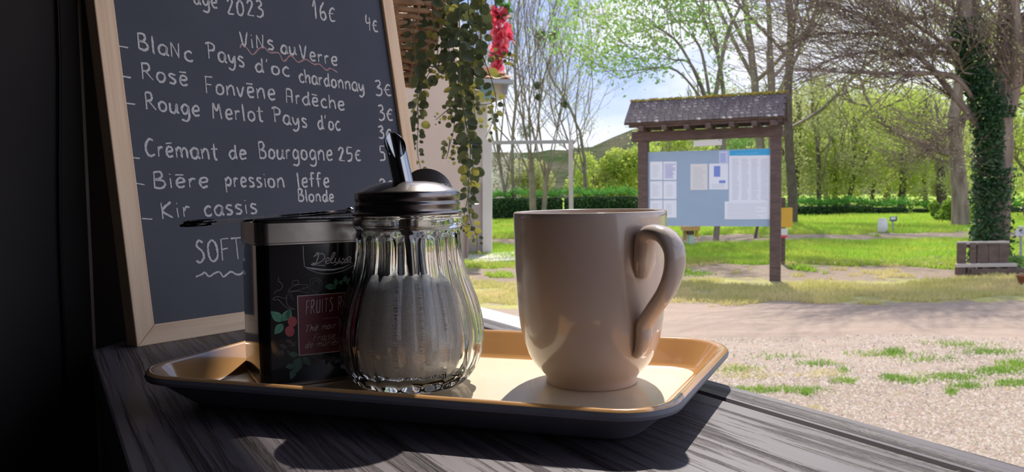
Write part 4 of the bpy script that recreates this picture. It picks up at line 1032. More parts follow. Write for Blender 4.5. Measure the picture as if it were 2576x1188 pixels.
# gate frame and house ---------------------------------------------------------
M_frame = mat('pale_pink_post', (.62, .53, .50), .6, var=.1)
gf, p = thing_at('gate_frame', 1437, 636, 'tall pale goalpost-like frame between house corner and mug', 'frame'); Y7 = p[1]
billboard_box('post', 1430, 354, 1443, 640, Y7, .10, M_frame, gf); billboard_box('crossbar', 1222, 355, 1444, 361, Y7, .07, mat('grey_bar', (.40, .39, .38), .6), gf)
M_pinkwall = mat('pink_render', (.66, .50, .41), .9, var=.06, vscale=1.5); M_cw = mat('cream_render', (.80, .74, .70), .9, var=.08, vscale=2); M_dado = mat('dado_render', (.52, .46, .44), .9, var=.15, vscale=2)
M_tile = mat('roof_tile', (.52, .24, .12), .85, col2=(.62, .40, .26), vscale=6); M_gutter = mat('gutter_grey', (.36, .36, .38), .5)
Y8 = 15.6
hs = empty('house', (at_y(1100, 600, Y8)[0], Y8, 0), 'pink and cream rendered house with tiled porch behind the hanging vines', 'house')
def prism(name, pts, y0, y1, m_, parent):
    V = [at_y(u, v, y0) for u, v in pts]; V2 = [[q[0], y1, q[2]] for q in V]; n = len(pts)
    return obj(name, V + V2, [tuple(range(n)), tuple(range(2 * n - 1, n - 1, -1))] + [(k, k + n, (k + 1) % n + n, (k + 1) % n) for k in range(n)], m_, parent)
prism('pink_wall', [(700, 700), (700, -500), (1096, -500), (1127, 60), (1150, 150), (1160, 215), (1163, 400), (1172, 674)], Y8 - 1.2, Y8 + 3, M_pinkwall, hs)
prism('cream_wall', [(1150, 658), (1150, 205), (1226, 205), (1226, 350), (1216, 652)], Y8, Y8 + 3, M_cw, hs)
prism('dado', [(1165, 656), (1165, 462), (1214, 462), (1214, 652)], Y8 - .05, Y8, M_dado, hs)
prism('corner_pillar', [(1214, 650), (1214, 352), (1237, 352), (1237, 648)], Y8 - .12, Y8 + .25, M_cw, hs)
prism('drain_pipe', [(1168, 690), (1168, 560), (1176, 560), (1176, 690)], Y8 - 1.3, Y8 - 1.22, mat('brown_pipe', (.25, .17, .14), .6), hs)
prism('side_cheek', [(1226, 262), (1205, 262), (1205, 205), (1284, 205), (1270, 246)], Y8 - .3, Y8 - .2, M_cw, hs)
w_ = prism('window', [(1208, 256), (1208, 212), (1238, 212), (1238, 248)], Y8 - .36, Y8 - .3, mat('blue_shutter', (.28, .52, .66), .5), hs)
prism('bracket', [(1266, 238), (1266, 208), (1277, 208), (1277, 236)], Y8 - .42, Y8 - .3, mat('grey_bracket', (.36, .36, .42), .6), hs)
prism('gutter', [(1140, 204), (1140, 196), (1291, 200), (1291, 208), (1286, 211)], Y8 - .9, Y8 - .75, M_gutter, hs)
# rows of curved tiles on the porch roof
for r_ in range(3):
    for c_ in range(13):
        u = 1146 + c_ * 11.5 - r_ * 4; v = 196 - r_ * 9.5
        if u > 1285 - r_ * 9: continue
        y = Y8 - .85 + r_ * .30; s_ = y / F; b = at_y(u, v, y); V = []; nn = 7
        for e_ in range(2):
            for k in range(nn): t = math.pi * k / (nn - 1); V.append([b[0] + 5.6 * s_ * math.cos(t), b[1] + e_ * .40, b[2] + 3.4 * s_ * math.sin(t) + e_ * 11 * s_])
        for e_ in range(2):
            for k in range(nn): t = math.pi * k / (nn - 1); V.append([b[0] + 4.6 * s_ * math.cos(t), b[1] + e_ * .40, b[2] + 2.2 * s_ * math.sin(t) + e_ * 11 * s_ - .003])
        Fc = [(k, k + 1, nn + k + 1, nn + k) for k in range(nn - 1)] + [(2 * nn + k + 1, 2 * nn + k, 3 * nn + k, 3 * nn + k + 1) for k in range(nn - 1)] + [(k + 1, k, 2 * nn + k, 2 * nn + k + 1) for k in range(nn - 1)]
        obj('roof_tile', V, Fc, M_tile, hs)
prism('porch_roof', [(1140, 198), (1140, 168), (1240, 168), (1288, 202)], Y8 - .45, Y8 + .2, M_tile, hs)
# pale threshold slab
ts = [gy(u, v) for u, v in ((1165, 672), (1300, 662), (1300, 640), (1165, 648))]
V = [[q[0], q[1], .06] for q in ts] + [[q[0], q[1], -.05] for q in ts]
obj('threshold_slab', V, [(0, 1, 2, 3), (7, 6, 5, 4), (0, 4, 5, 1), (1, 5, 6, 2), (2, 6, 7, 3), (3, 7, 4, 0)], mat('pale_concrete', (.62, .58, .54), .9, var=.15, vscale=3), hs)

# ------------------------------------------------------------------ vegetation
def quads(C, size, nrm_bias=None, asp=1.0, seed=0):
    """one leaf (a bent pair of triangles) per centre"""
    n = len(C); A = rng.normal(size=(n, 3)); A /= np.linalg.norm(A, axis=1)[:, None]; B = rng.normal(size=(n, 3)); B -= A * (A * B).sum(1)[:, None]; B /= np.linalg.norm(B, axis=1)[:, None]
    if nrm_bias is not None: A = A + np.array(nrm_bias); A /= np.linalg.norm(A, axis=1)[:, None]
    s = (size * rng.uniform(.6, 1.3, n))[:, None]
    Cn = np.cross(A, B); V = np.stack([C - A * s, C + B * s * .5 * asp + Cn * s * .12, C + A * s, C - B * s * .5 * asp + Cn * s * .12], 1).reshape(-1, 3)
    return V, np.arange(4 * n).reshape(n, 4)
def segs(P0_, P1_, r0, r1, ns=4):
    P0_, P1_ = np.asarray(P0_, float), np.asarray(P1_, float); r0 = np.asarray(r0); r1 = np.asarray(r1); n = len(P0_)
    T = P1_ - P0_; T /= np.linalg.norm(T, axis=1)[:, None] + 1e-9
    a = np.where(np.abs(T[:, 2:3]) < .9, np.array([[0, 0, 1.0]]), np.array([[1.0, 0, 0]])); N_ = np.cross(T, a); N_ /= np.linalg.norm(N_, axis=1)[:, None]; B = np.cross(T, N_)
    V = np.zeros((n, 2 * ns, 3))
    for k in range(ns):
        t = 2 * math.pi * k / ns; dv = math.cos(t) * N_ + math.sin(t) * B
        V[:, k] = P0_ + dv * r0[:, None]; V[:, ns + k] = P1_ + dv * r1[:, None]
    base = (np.arange(n) * 2 * ns)[:, None]
    Fc = np.concatenate([base + np.array([[k, (k + 1) % ns, ns + (k + 1) % ns, ns + k]]) for k in range(ns)])
    return V.reshape(-1, 3), Fc
class Tree:
    def __init__(s): s.a = []; s.tips = []; s.trunk = []
    def grow(s, p, d, L_, r, depth, spread=.5, nch=3, upw=.12, wob=.12, shrink=.68, ksteps=4, minr=.004, maxd=5, trunk=False, grav=0):
        p = np.array(p, float); d = np.array(d, float); d /= np.linalg.norm(d); pts = [p]
        for k in range(ksteps):
            d = d + rng.normal(size=3) * wob + np.array([0, 0, upw - grav * depth]); d /= np.linalg.norm(d)
            q = p + d * L_ / ksteps; ra = r * (1 - .32 * k / ksteps); rb = r * (1 - .32 * (k + 1) / ksteps)
            (s.trunk if depth == 0 else s.a).append((p, q, ra, rb)); p = q; pts.append(p)
        if depth >= maxd or r * .6 < minr: s.tips.append(p); return
        for c in range(nch + (1 if rng.random() < .4 else 0)):
            f = 1.0 if c == 0 else rng.uniform(.35, 1.0); bp_ = pts[max(1, int(round(f * ksteps)))]
            sp = spread * (.35 if c == 0 else 1); nd = d + rng.normal(size=3) * sp; nd[2] = abs(nd[2]) * (.6 if c else 1) + .1 - grav * depth if not grav else nd[2] - grav
            s.grow(bp_, nd, L_ * shrink * rng.uniform(.8, 1.15), r * (.72 if c == 0 else .5) * rng.uniform(.85, 1.1), depth + 1, spread, nch, upw, wob, shrink, ksteps, minr, maxd, False, grav)
def parr(l): return [np.array([x[i_] for x in l]) for i_ in range(4)]
def plant_tree(name, base, label, m_bark, build, leaf=None, nleaf=0, lsize=.1, lspread=.4, cat='tree', group=None, ns=4, m_leaf2=None, asp=1.0):
    T = Tree(); build(T)
    root = empty(name, base, label, cat, group)
    if T.trunk: V, Fc = segs(*parr(T.trunk), ns=8); obj('trunk', V, Fc, m_bark, root, True)
    if T.a: V, Fc = segs(*parr(T.a), ns=ns); obj('branches', V, Fc, m_bark, root, True, kind='stuff')
    if nleaf and (T.tips or T.a):
        src = np.array([x[1] for x in T.a if x[2] < .03] or T.tips); C = src[rng.integers(len(src), size=nleaf)] + rng.normal(size=(nleaf, 3)) * lspread
        V, Fc = quads(C, lsize, asp=asp); obj('foliage', V, Fc, leaf, root, kind='stuff')
    return root, T
M_bark = mat('grey_bark', (.30, .25, .21), .95, var=.35, vscale=3, spec=.1); M_barkp = mat('pale_bark', (.36, .28, .23), .95, var=.55, vscale=5, spec=.1, bump=.03, bscale=9, stretch=(1, 1, .25)); M_barkd = mat('dark_bark', (.15, .115, .10), .95, var=.3, spec=.1)
M_leafy = mat('yellow_green_leaf', (.58, .64, .14), .6, col2=(.40, .52, .10), vscale=.8, translucent=.5, spec=.2)
M_leafg = mat('fresh_green_leaf', (.28, .52, .15), .6, col2=(.40, .54, .17), vscale=.6, translucent=.5, spec=.2)
M_leafo = mat('olive_bud_leaf', (.46, .50, .19), .7, col2=(.54, .53, .25), vscale=.7, translucent=.4, spec=.2)
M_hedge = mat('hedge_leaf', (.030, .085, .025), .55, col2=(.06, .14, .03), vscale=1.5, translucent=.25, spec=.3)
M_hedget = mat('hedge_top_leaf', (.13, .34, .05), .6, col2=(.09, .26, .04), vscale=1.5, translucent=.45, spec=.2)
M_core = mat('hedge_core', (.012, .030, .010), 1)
M_ivy = mat('ivy_leaf', (.025, .085, .035), .45, col2=(.05, .13, .04), vscale=3, translucent=.15)
M_bloss = mat('white_blossom', (.70, .66, .60), .8, translucent=.3)
M_mist = mat('mistletoe', (.14, .20, .09), .7, translucent=.3)

def gb(u, y): x = at_y(u, 500, y)[0]; return np.array([x, y, float(ground_z(x, y)) - .03])
# hedges
def hedge(u0, u1, vt, y, label, dep=1.4, dense=1.0):
    a, b = gb(u0, y), gb(u1, y); zt_ = at_y((u0 + u1) / 2, vt, y)[2]; L_ = b[0] - a[0]; c = (a + b) / 2
    h = empty('hedge', (c[0], y + dep / 2, 0), label, 'hedge', 'clipped hedges along the far edge of the grass')
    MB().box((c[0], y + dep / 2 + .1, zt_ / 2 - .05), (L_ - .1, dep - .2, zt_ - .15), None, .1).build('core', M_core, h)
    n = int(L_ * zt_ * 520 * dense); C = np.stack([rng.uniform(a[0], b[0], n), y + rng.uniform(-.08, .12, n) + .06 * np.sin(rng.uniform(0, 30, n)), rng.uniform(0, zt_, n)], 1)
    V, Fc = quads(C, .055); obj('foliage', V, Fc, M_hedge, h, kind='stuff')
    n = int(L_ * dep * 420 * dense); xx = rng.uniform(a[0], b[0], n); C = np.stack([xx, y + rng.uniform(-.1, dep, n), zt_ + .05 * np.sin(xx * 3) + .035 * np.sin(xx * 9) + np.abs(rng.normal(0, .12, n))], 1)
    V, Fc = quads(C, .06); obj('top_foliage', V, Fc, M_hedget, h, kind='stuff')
    return h
hedge(1200, 1420, 492, 33.5, 'bright-topped clipped hedge between the house corner and the pale frame post', 2.2, .7)
hedge(1424, 1612, 488, 33.5, 'bright-topped clipped hedge between the pale frame post and the notice board', 2.2, .7)
hedge(1960, 2004, 520, 34, 'short dark hedge end beside the yellow sign', 1.2)
hedge(2010, 2206, 513, 34, 'long dark green clipped hedge right of the yellow sign', 1.5)
hedge(2216, 2297, 516, 34, 'dark green clipped hedge block behind the pale bin', 1.5)
hedge(2322, 2352, 520, 36, 'small dark hedge block left of the bright shrub', 1.2)
hedge(2530, 2640, 516, 33, 'dark hedge right of the big ivy tree', 1.5)
# bushes
def bush(name, u, vb, vt, wpx, y, label, m_, n=4000, ls=.06, group=None, dx=0):
    b = gb(u, y); zt_ = at_y(u, vt, y)[2]; w = wpx * y / F
    r_ = empty(name, b, label, 'shrub', group)
    k = rng.integers(14, size=n); cc = rng.uniform(-1, 1, (14, 3)) * [w * .36, w * .22, zt_ * .30] + [b[0], y, zt_ * .52]; rad = rng.uniform(.16, .30, 14) * min(w, zt_ * 1.4)
    d = rng.normal(size=(n, 3)); d /= np.linalg.norm(d, axis=1)[:, None]; C = cc[k] + d * (rad[k] * rng.uniform(.7, 1.05, n))[:, None]; C[:, 2] = np.clip(C[:, 2], .03, None)
    V, Fc = quads(C, ls); obj('foliage', V, Fc, m_, r_, kind='stuff')
    T = Tree()
    for j in range(5): T.grow(b, (rng.normal() * .4, rng.normal() * .3, 1), zt_ * .5, .03, 1, .5, 3, maxd=3)
    V, Fc = segs(*parr(T.a), ns=4); obj('stems', V, Fc, M_bark, r_, True, kind='stuff'); return r_
bush('shrub', 2392, 560, 505, 95, 27, 'bright green rounded shrub at the foot of the brown tree', mat('bright_shrub_leaf', (.24, .38, .04), .6, translucent=.45), 5000, .05)
bush('shrub', 2448, 552, 508, 60, 28, 'smaller bright green shrub right of the brown tree trunk', M_leafy, 2600, .05)
bush('blossom_shrub', 1262, 500, 372, 120, 37, 'white-blossomed shrub behind the hedge beside the house', M_bloss, 2600, .05)
bush('shrub', 1330, 500, 400, 130, 39, 'olive green shrub behind the hedge under the bare tree', M_leafo, 5000, .08)
bush('shrub', 1500, 500, 372, 140, 40, 'yellow-green bush behind the hedge left of the notice board', M_leafy, 7000, .08)
bush('shrub', 1580, 500, 345, 150, 41, 'tall yellow-green bush half hidden by the notice board post', M_leafy, 8000, .09)
bush('shrub', 1700, 500, 300, 200, 45, 'big light green bush seen under the notice board roof', M_leafy, 9000, .10)
bush('shrub', 1850, 500, 300, 220, 46, 'big green bush seen behind the right half of the notice board', M_leafg, 9000, .10)
bush('garden_plant', 2556, 690, 640, 46, 11.6, 'small leafy plant at the right end of the pallet planter', M_leafg, 900, .03)
# the yellow-green wood behind: separate trees ------------------------------
def wood_tree(u, y, vtop, wpx, lab, m_leaf, lean=0, tw=.16, nl=9000, ls=.10, trunk_m=None, vlow=470, group='yellow-green trees of the wood behind the hedges'):
    b = gb(u, y); top = at_y(u, vtop, y)[2]; w = wpx * y / F; low = at_y(u, vlow, y)[2]
    T = Tree(); d = np.array([lean, 0, 1.0]); T.grow(b, d, top * .5, tw, 0, .6, 3, upw=.1, wob=.05, ksteps=7, maxd=4, shrink=.6, minr=.01)
    r_ = empty('woodland_tree', b, lab, 'tree', group)
    V, Fc = segs(*parr(T.trunk), ns=7); obj('trunk', V, Fc, trunk_m or M_barkd, r_, True); V, Fc = segs(*parr(T.a), ns=3); obj('branches', V, Fc, M_bark, r_, kind='stuff')
    nb = 46; cc = np.stack([b[0] + lean * top * .4 + rng.normal(0, w * .30, nb), y + rng.normal(0, w * .25, nb), rng.uniform(low, top, nb)], 1); k = rng.integers(nb, size=nl)
    C = cc[k] + rng.normal(size=(nl, 3)) * [w * .08, w * .08, w * .07]; C[:, 2] -= np.abs(rng.normal(0, .3, nl))
    V, Fc = quads(C, ls); obj('foliage', V, Fc, m_leaf, r_, kind='stuff'); return r_
WT = [(2000, 42, 235, 170, 'yellow-green tree directly right of the notice board roof', M_leafo, .0, .22), (2062, 39, 200, 190, 'wood tree with a straight brown trunk above the left end of the long hedge', M_leafo, .02, .13), (2100, 41, 240, 180, 'slim wood tree behind the middle of the long hedge', M_leafy, .05, .14),
      (2128, 40, 245, 160, 'leaning dark-trunked wood tree behind the long hedge', M_leafy, .22, .13), (2190, 44, 230, 220, 'broad yellow-green tree behind the right end of the long hedge', M_leafo, .1, .12), (2268, 42, 235, 200, 'yellow-green tree behind the gap between the hedges', M_leafy, .0, .20),
      (2330, 45, 230, 220, 'yellow-green tree left of the brown tree trunk', M_leafy, -.05, .14), (2372, 38, 300, 120, 'dark ivy-wrapped slim tree left of the bright shrub', M_leafo, 0, .26), (2590, 30, 190, 190, 'bright yellow-green tree at the right edge behind the ivy tree', M_leafy, 0, .2), (2640, 42, 240, 260, 'yellow-green tree mostly beyond the right edge', M_leafy, 0, .2),
      (1760, 52, 250, 260, 'light green tree behind the notice board roof', M_leafo, 0, .2), (1900, 50, 215, 260, 'light green tree behind the right end of the notice board roof', M_leafo, 0, .2), (2230, 56, 215, 420, 'wide pale green tree crown deep in the wood', M_leafo, 0, .25), (2420, 54, 225, 380, 'pale green tree deep in the wood behind the brown tree', M_leafy, 0, .25), (2080, 58, 225, 380, 'pale green tree deep in the wood behind the hedges', M_leafo, 0, .25)]
for (u, y, vt, wp, lb, ml, ln, tw) in WT: wood_tree(u, y, vt, wp, lb, ml, ln, tw, nl=int(5200 * (wp / 180) ** 1.0), ls=.085 + .0012 * (y - 38))
# bare tree with mistletoe
def b1(T):
    b = gb(1347, 25)
    for (dx, L_, r) in ((-.03, 3.6, .12), (.10, 3.3, .085)):
        p = b + np.array([dx * 2, 0, 0]); q = p + np.array([dx * L_ * .6, 0, L_ * .62]); 
        for f in np.linspace(0, .8, 5): T.trunk.append((p + (q - p) * f, p + (q - p) * (f + .2), r * (1 - f * .2), r * (1 - (f + .2) * .2)))
        for k in range(7):
            T.grow(q - (q - p) * rng.uniform(0, .45), (rng.normal() * .30 + dx, rng.normal() * .25, 1), 3.0, r * rng.uniform(.20, .40), 1, .40, 3, upw=.09, wob=.08, shrink=.70, ksteps=5, minr=.0025, maxd=5)
rt_, T1 = plant_tree('bare_tree', gb(1347, 25), 'tall bare many-stemmed tree with mistletoe balls left of centre', M_bark, b1, M_leafo, 1500, .04, .15, ns=3)
for (u, v, r_) in ((1360, 88, 15), (1388, 90, 12), (1352, 215, 10), (1355, 245, 9), (1420, 262, 9), (1320, 330, 22)):
    c = at_y(u, v, 25); n = 420; d = rng.normal(size=(n, 3)); d /= np.linalg.norm(d, axis=1)[:, None]
    V, Fc = quads(c + d * (r_ * 25 / F * rng.uniform(.3, 1, n) ** .6)[:, None], .045, asp=.5); obj('mistletoe', V, Fc, M_mist, rt_, kind='stuff')
def simple(u, y, h, r, nst=1, spread=.4, lean=0, maxd=5, upw=.1, shrink=.68, L_=None):
    def f(T):
        b = gb(u, y)
        for k in range(nst): T.grow(b + np.array([k * .15, 0, 0]), (lean + (rng.normal() * .15 if nst > 1 else 0), 0, 1), L_ or h * .45, r, 0, spread, 3, upw=upw, wob=.06, shrink=shrink, ksteps=6, minr=.006, maxd=maxd)
    return f
plant_tree('slim_tree', gb(1478, 36), 'slim budding tree leaning right between the bare tree and notice board', M_bark, simple(1478, 36, 9, .10, 1, .4, .14), M_leafo, 800, .06, .35, ns=3)
plant_tree('slim_tree', gb(1436, 38), 'small forked budding tree just right of the pale frame post', M_bark, simple(1436, 38, 7.5, .09, 1, .45, .0), M_leafo, 800, .06, .35, ns=3)
plant_tree('slim_tree', gb(1290, 34), 'bare slim tree leaning left near the house corner', M_bark, simple(1290, 34, 9, .09, 2, .35, -.08), M_leafo, 300, .06, .3, ns=3)
# tree with fresh leaves over the notice board
def b3(T):
    b = gb(1800, 19)
    for (u, v, rr) in ((1792, 60, .085), (1860, 20, .07), (1740, 90, .05), (1690, 150, .045), (1610, 175, .04), (1640, 60, .045)):
        q = at_y(u, v, 19 + rng.normal() * .5); s0 = b if rr > .08 else b + (at_y(1790, 250, 19) - b) * .9; mid = (s0 + q) / 2 + np.array([(.25 if rr > .08 else -.0), 0, .5])
        P3 = smooth_line([s0, mid, q], 5)
        for k in range(len(P3) - 1): T.a.append((P3[k], P3[k + 1], rr * (1 - .5 * k / len(P3)), rr * (1 - .5 * (k + 1) / len(P3))))
        dd = P3[-1] - P3[-2]
        for k in range(5):
            w_ = P3[rng.integers(len(P3) // 2, len(P3))]; T.grow(w_, dd / np.linalg.norm(dd) + rng.normal(size=3) * .7, 1.5, rr * .30, 1, .6, 2, upw=.03, wob=.14, shrink=.7, ksteps=4, minr=.004, maxd=4)
plant_tree('leafing_tree', gb(1800, 19), 'tree with fresh green leaves spreading above the notice board roof', M_bark, b3, M_leafg, 12000, .055, .18, ns=3)
plant_tree('leafing_tree', gb(1935, 30), 'tall straight olive-budded tree rising behind the right end of the notice board roof', M_bark, simple(1935, 30, 17, .20, 2, .45, 0, 5, .08, .66, 6.5), M_leafo, 6000, .07, .35, ns=3)
plant_tree('leafing_tree', gb(1995, 27), 'brown straight-trunked tree immediately right of the notice board', M_barkd, simple(1995, 27, 16, .18, 1, .5, 0, 5, .08, .66, 7), M_leafo, 5000, .06, .35, ns=3)
plant_tree('brown_tree', gb(2418, 24), 'brown tree with a bare trunk behind the bright shrub', M_barkp, simple(2418, 24, 10, .27, 1, .6, -.02, 5, .03, .62, 3.4), M_leafy, 5000, .06, .4, ns=4)

# big ivy tree on the right
Y9 = 12.4
def b9(T):
    P = lambda u, v, y=Y9: at_y(u, v, y)
    b = gb(2500, Y9)
    tr_main = smooth_line([b, P(2500, 600), P(2503, 480), P(2508, 340), P(2490, 250), P(2440, 120), P(2430, -40), P(2420, -260)], 4)
    rr = np.interp(np.linspace(0, 1, len(tr_main)), [0, .12, .5, .7, 1], [.27, .225, .235, .16, .10])
    for k in range(len(tr_main) - 1): T.trunk.append((tr_main[k], tr_main[k + 1], rr[k], rr[k + 1]))
    for tr_, r0 in (([P(2510, 340), P(2530, 220, Y9 + .2), P(2530, 60, Y9 + .3), P(2550, -200, Y9 + .3)], .17), ([P(2520, 300), P(2560, 180), P(2590, 40), P(2640, -160)], .13), ([P(2505, 380), P(2548, 250), P(2560, 100, Y9 - .3), P(2530, -160, Y9 - .5)], .10)):
        t_ = smooth_line(tr_, 5)
        for k in range(len(t_) - 1): T.trunk.append((t_[k], t_[k + 1], r0 * (1 - .4 * k / len(t_)), r0 * (1 - .4 * (k + 1) / len(t_))))
    limbs = [([(2450, 400), (2420, 385), (2380, 368), (2345, 378), (2300, 395), (2260, 402)], .012, -.5), ([(2450, 392), (2400, 374), (2360, 372), (2350, 392), (2380, 408), (2430, 398)], .010, -.6),
             ([(2470, 330), (2400, 245), (2340, 172), (2270, 110), (2190, 52), (2100, 18), (2000, -10)], .07, -.5), ([(2460, 260), (2400, 195), (2330, 185), (2240, 184), (2120, 182), (1980, 172)], .05, -.8), ([(2440, 140), (2360, 130), (2280, 96), (2180, 86), (2060, 88), (1960, 120)], .045, -.2),
             ([(2450, 200), (2380, 120), (2300, 60), (2230, 10), (2180, -40)], .05, -.3), ([(2440, 60), (2370, 40), (2290, 44), (2200, 20), (2120, -30)], .04, .2), ([(2450, 90), (2400, 20), (2330, -30), (2270, -60)], .05, .3), ([(2470, 280), (2430, 300), (2390, 330), (2350, 365), (2330, 380)], .03, -.4),
             ([(2520, 60), (2560, 40), (2620, 30)], .04, -.3), ([(2440, 120), (2390, 100), (2300, 140), (2200, 130), (2090, 150), (2010, 200)], .035, -.6)]
    for pl, r0, dy in limbs:
        t_ = smooth_line([P(u, v, Y9 + dy * f) for (u, v), f in zip(pl, np.linspace(0, 1.6, len(pl)))], 5)
        for k in range(len(t_) - 1):
            ra = r0 * (1 - .75 * k / len(t_)); T.a.append((t_[k], t_[k + 1], ra, r0 * (1 - .75 * (k + 1) / len(t_))))
            if k > 3:
                for _ in range(3):
                    dd = (t_[k + 1] - t_[k]); dd /= np.linalg.norm(dd); T.grow(t_[k], dd * 1.1 + rng.normal(size=3) * [.35, .5, .33], rng.uniform(.5, 1.15), min(.009, ra * .38), 2, .42, 2, upw=.02, wob=.10, shrink=.72, ksteps=5, minr=.0022, maxd=5)
_b9 = b9
def b9(T):
    _b9(T)
    up = [t for t in T.trunk if t[0][2] > 2.6]
    for _ in range(90):
        t = up[rng.integers(len(up))]; T.grow(t[0], rng.normal(size=3) * [.9, .6, .6] + [0, 0, .45], rng.uniform(.5, 1.1), rng.uniform(.008, .028), 2, .5, 3, upw=.06, wob=.16, shrink=.72, ksteps=5, minr=.0022, maxd=5)
rt9, T9 = plant_tree('ivy_clad_tree', gb(2500, Y9), 'big ivy-clad tree with arching bare branches on the right', M_barkp, b9, M_leafo, 9000, .020, .14, ns=3)
# ivy sleeve
n = 15000; V0, Cc = [], []
tk = np.array([x[0] for x in T9.trunk[:24]]); rk = np.array([x[2] for x in T9.trunk[:24]])
f = rng.uniform(0, 21.9, n); i0 = f.astype(int); fr = (f - i0)[:, None]; ctr_ = tk[i0] * (1 - fr) + tk[i0 + 1] * fr; rd_ = rk[i0]
ang = rng.normal(math.radians(208), math.radians(44), n); zz_ = ctr_[:, 2]
hide = (zz_ > 1.55) & (zz_ < 2.35) & (np.cos(ang) > -.2); low = zz_ < 1.05
keep = (~hide) & (~(low & (rng.random(n) < .55)))
C = ctr_ + np.stack([np.cos(ang), np.sin(ang), np.zeros(n)], 1) * (rd_ + np.abs(rng.normal(0, .05, n)) + .01)[:, None]
V, Fc = quads(C[keep], .034); obj('ivy', V, Fc, M_ivy, rt9, kind='stuff')

# ------------------------------------------------------------------ grass and pebbles on the ground (uncountable)
def noise2(x, y, s, seed):
    r2 = np.random.default_rng(seed); out = 0
    for k in range(6): a, b, c = r2.uniform(-1, 1, 2).tolist() + [r2.uniform(0, 6.3)]; out = out + np.sin((x * a * 2.2 + y * b * 2.2) * s * (1 + .6 * k) + c + 1.7 * np.sin(x * b * s + k)) / (1 + .35 * k)
    return out / 3.2
bands = ([0, 3.4, 5.6, 6.2, 8.2, 8.8, 10.4, 11.2, 12.6, 13.6, 17.6, 18.4, 20.6, 22, 34], [.10, .12, .30, .0, .0, .62, .60, .20, .28, 1, 1, .15, .1, 1, 1])
def grass_obj(name, n, y0, y1, size, m_, label, thr, seed, hgt=.06):
    y = np.exp(rng.uniform(math.log(y0), math.log(y1), n)); x = y * rng.uniform(-.5, .85, n)
    amt = np.interp(y + .5 * noise2(x, y, .5, 3), *bands); nn_ = noise2(x, y, 1.6, seed) * .5 + .5
    k = nn_ < amt * 1.15 - thr; x, y = x[k], y[k]; n = len(x); s = size * (y / 6) ** .55 * rng.uniform(.6, 1.4, n); z = ground_z(x, y)
    a = rng.uniform(0, math.pi, n); w = s * .16; V = np.zeros((n, 3, 3))
    V[:, 0] = np.stack([x - w * np.cos(a), y - w * np.sin(a), z - .004], 1); V[:, 1] = np.stack([x + w * np.cos(a), y + w * np.sin(a), z - .004], 1)
    V[:, 2] = np.stack([x + rng.normal(0, .4, n) * s, y + rng.normal(0, .4, n) * s, z + s], 1)
    o = obj(name, V.reshape(-1, 3), np.arange(3 * n).reshape(n, 3), m_); tag(o, label, 'grass', kind='stuff')
M_gr = mat('grass_blade', (.36, .56, .07), .7, col2=(.50, .58, .10), vscale=.7, translucent=.45, spec=.2)
M_grd = mat('dry_grass_blade', (.78, .66, .34), .8, col2=(.62, .58, .22), vscale=.9, translucent=.4, spec=.2)
grass_obj('lawn_grass', 360000, 11.5, 34, .045, M_gr, 'green lawn grass blades beyond the gravel road', .0, 11)
grass_obj('verge_grass', 145000, 8.3, 13.5, .034, M_grd, 'short dry yellowish grass along the far side of the road', .0, 12)
grass_obj('gravel_grass', 100000, 3.0, 6.3, .022, M_grd, 'thin dry grass growing through the near gravel', .02, 13)
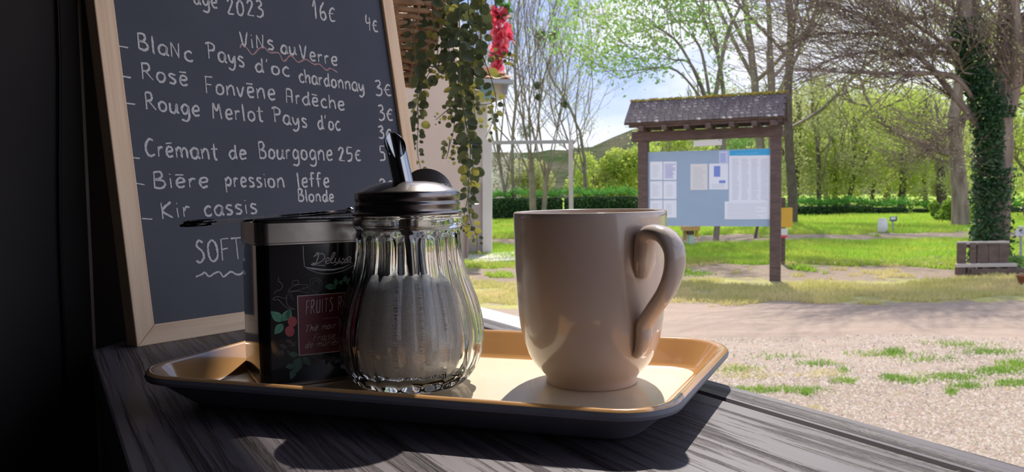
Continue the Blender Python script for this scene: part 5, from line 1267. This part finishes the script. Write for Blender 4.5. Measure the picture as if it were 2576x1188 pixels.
# tufts at the edge of the gravel
tv = []
for (u, v, w, k) in ((1860, 985, 60, 60), (1920, 985, 40, 40), (2000, 985, 80, 70), (2030, 992, 20, 40), (2125, 962, 40, 45), (2245, 952, 40, 60), (2290, 958, 60, 60), (2250, 890, 40, 55), (2060, 918, 70, 50), (2210, 895, 120, 50), (2120, 936, 20, 20), (2400, 945, 90, 100), (2435, 968, 45, 55), (2395, 985, 22, 30), (2520, 930, 90, 150), (2560, 915, 60, 90), (2490, 888, 90, 80), (2550, 960, 60, 100), (2420, 870, 120, 50), (2330, 905, 90, 40), (1850, 930, 90, 40), (1960, 900, 90, 30), (1700, 720, 5, 1), (2110, 645, 30, 60), (2130, 660, 30, 50), (1745, 690, 60, 90)):
    for _ in range(int(k * 5)):
        p = gy(u + rng.normal() * w * .45, v + rng.normal() * 4.5); p[2] = float(ground_z(p[0], p[1])) - .003; s_ = rng.uniform(.014, .036) * (1 + .12 * max(0, p[1] - 5)); a_ = rng.uniform(0, 3.14); c_ = np.array([math.cos(a_), math.sin(a_), 0]) * s_ * .14
        tv += [p - c_, p + c_, p + np.array([rng.normal() * .5, rng.normal() * .5, 1]) * s_]
o = obj('weed_tufts', tv, np.arange(len(tv)).reshape(-1, 3), mat('weed_blade', (.30, .46, .06), .7, col2=(.20, .36, .06), vscale=2, translucent=.4)); tag(o, 'low green weed tufts growing in clumps through the near gravel', 'weeds', kind='stuff')
# daisies
n = 2600; y = rng.uniform(11.5, 24, n); x = y * rng.uniform(-.1, .62, n); k = noise2(x, y, .9, 5) > .05; x, y = x[k], y[k]
V, Fc = quads(np.stack([x, y, ground_z(x, y) + .055], 1), .016, (0, 0, 0)); o = obj('daisies', V, Fc, mat('daisy_white', (.85, .85, .82), .8)); tag(o, 'tiny white daisies scattered over the lawn', 'daisies', kind='stuff')
# pebbles
n = 62000; y = 2.6 * np.exp(rng.uniform(0, math.log(6.6 / 2.6), n)); x = y * rng.uniform(-.30, .80, n)
s = rng.uniform(.004, .013, n) * (1 + .3 * (y > 5)); V = np.zeros((n, 5, 3)); z = ground_z(x, y); a0 = rng.uniform(0, 6.3, n)
for k in range(4): t = a0 + k * math.pi / 2; rr = s * rng.uniform(.7, 1.3, n); V[:, k] = np.stack([x + rr * np.cos(t), y + rr * np.sin(t), z - .002], 1)
V[:, 4] = np.stack([x + rng.normal(0, .3, n) * s, y + rng.normal(0, .3, n) * s, z + s * .75], 1)
b = (np.arange(n) * 5)[:, None]; Fc = np.concatenate([b + np.array([[k, (k + 1) % 4, 4]]) for k in range(4)])
o = obj('gravel', V.reshape(-1, 3), Fc, mat('pebble', (.33, .255, .20), .9, col2=(.50, .42, .35), vscale=60, ramp=(.35, .65))); tag(o, 'loose pale gravel stones in front of the road', 'gravel', kind='stuff')
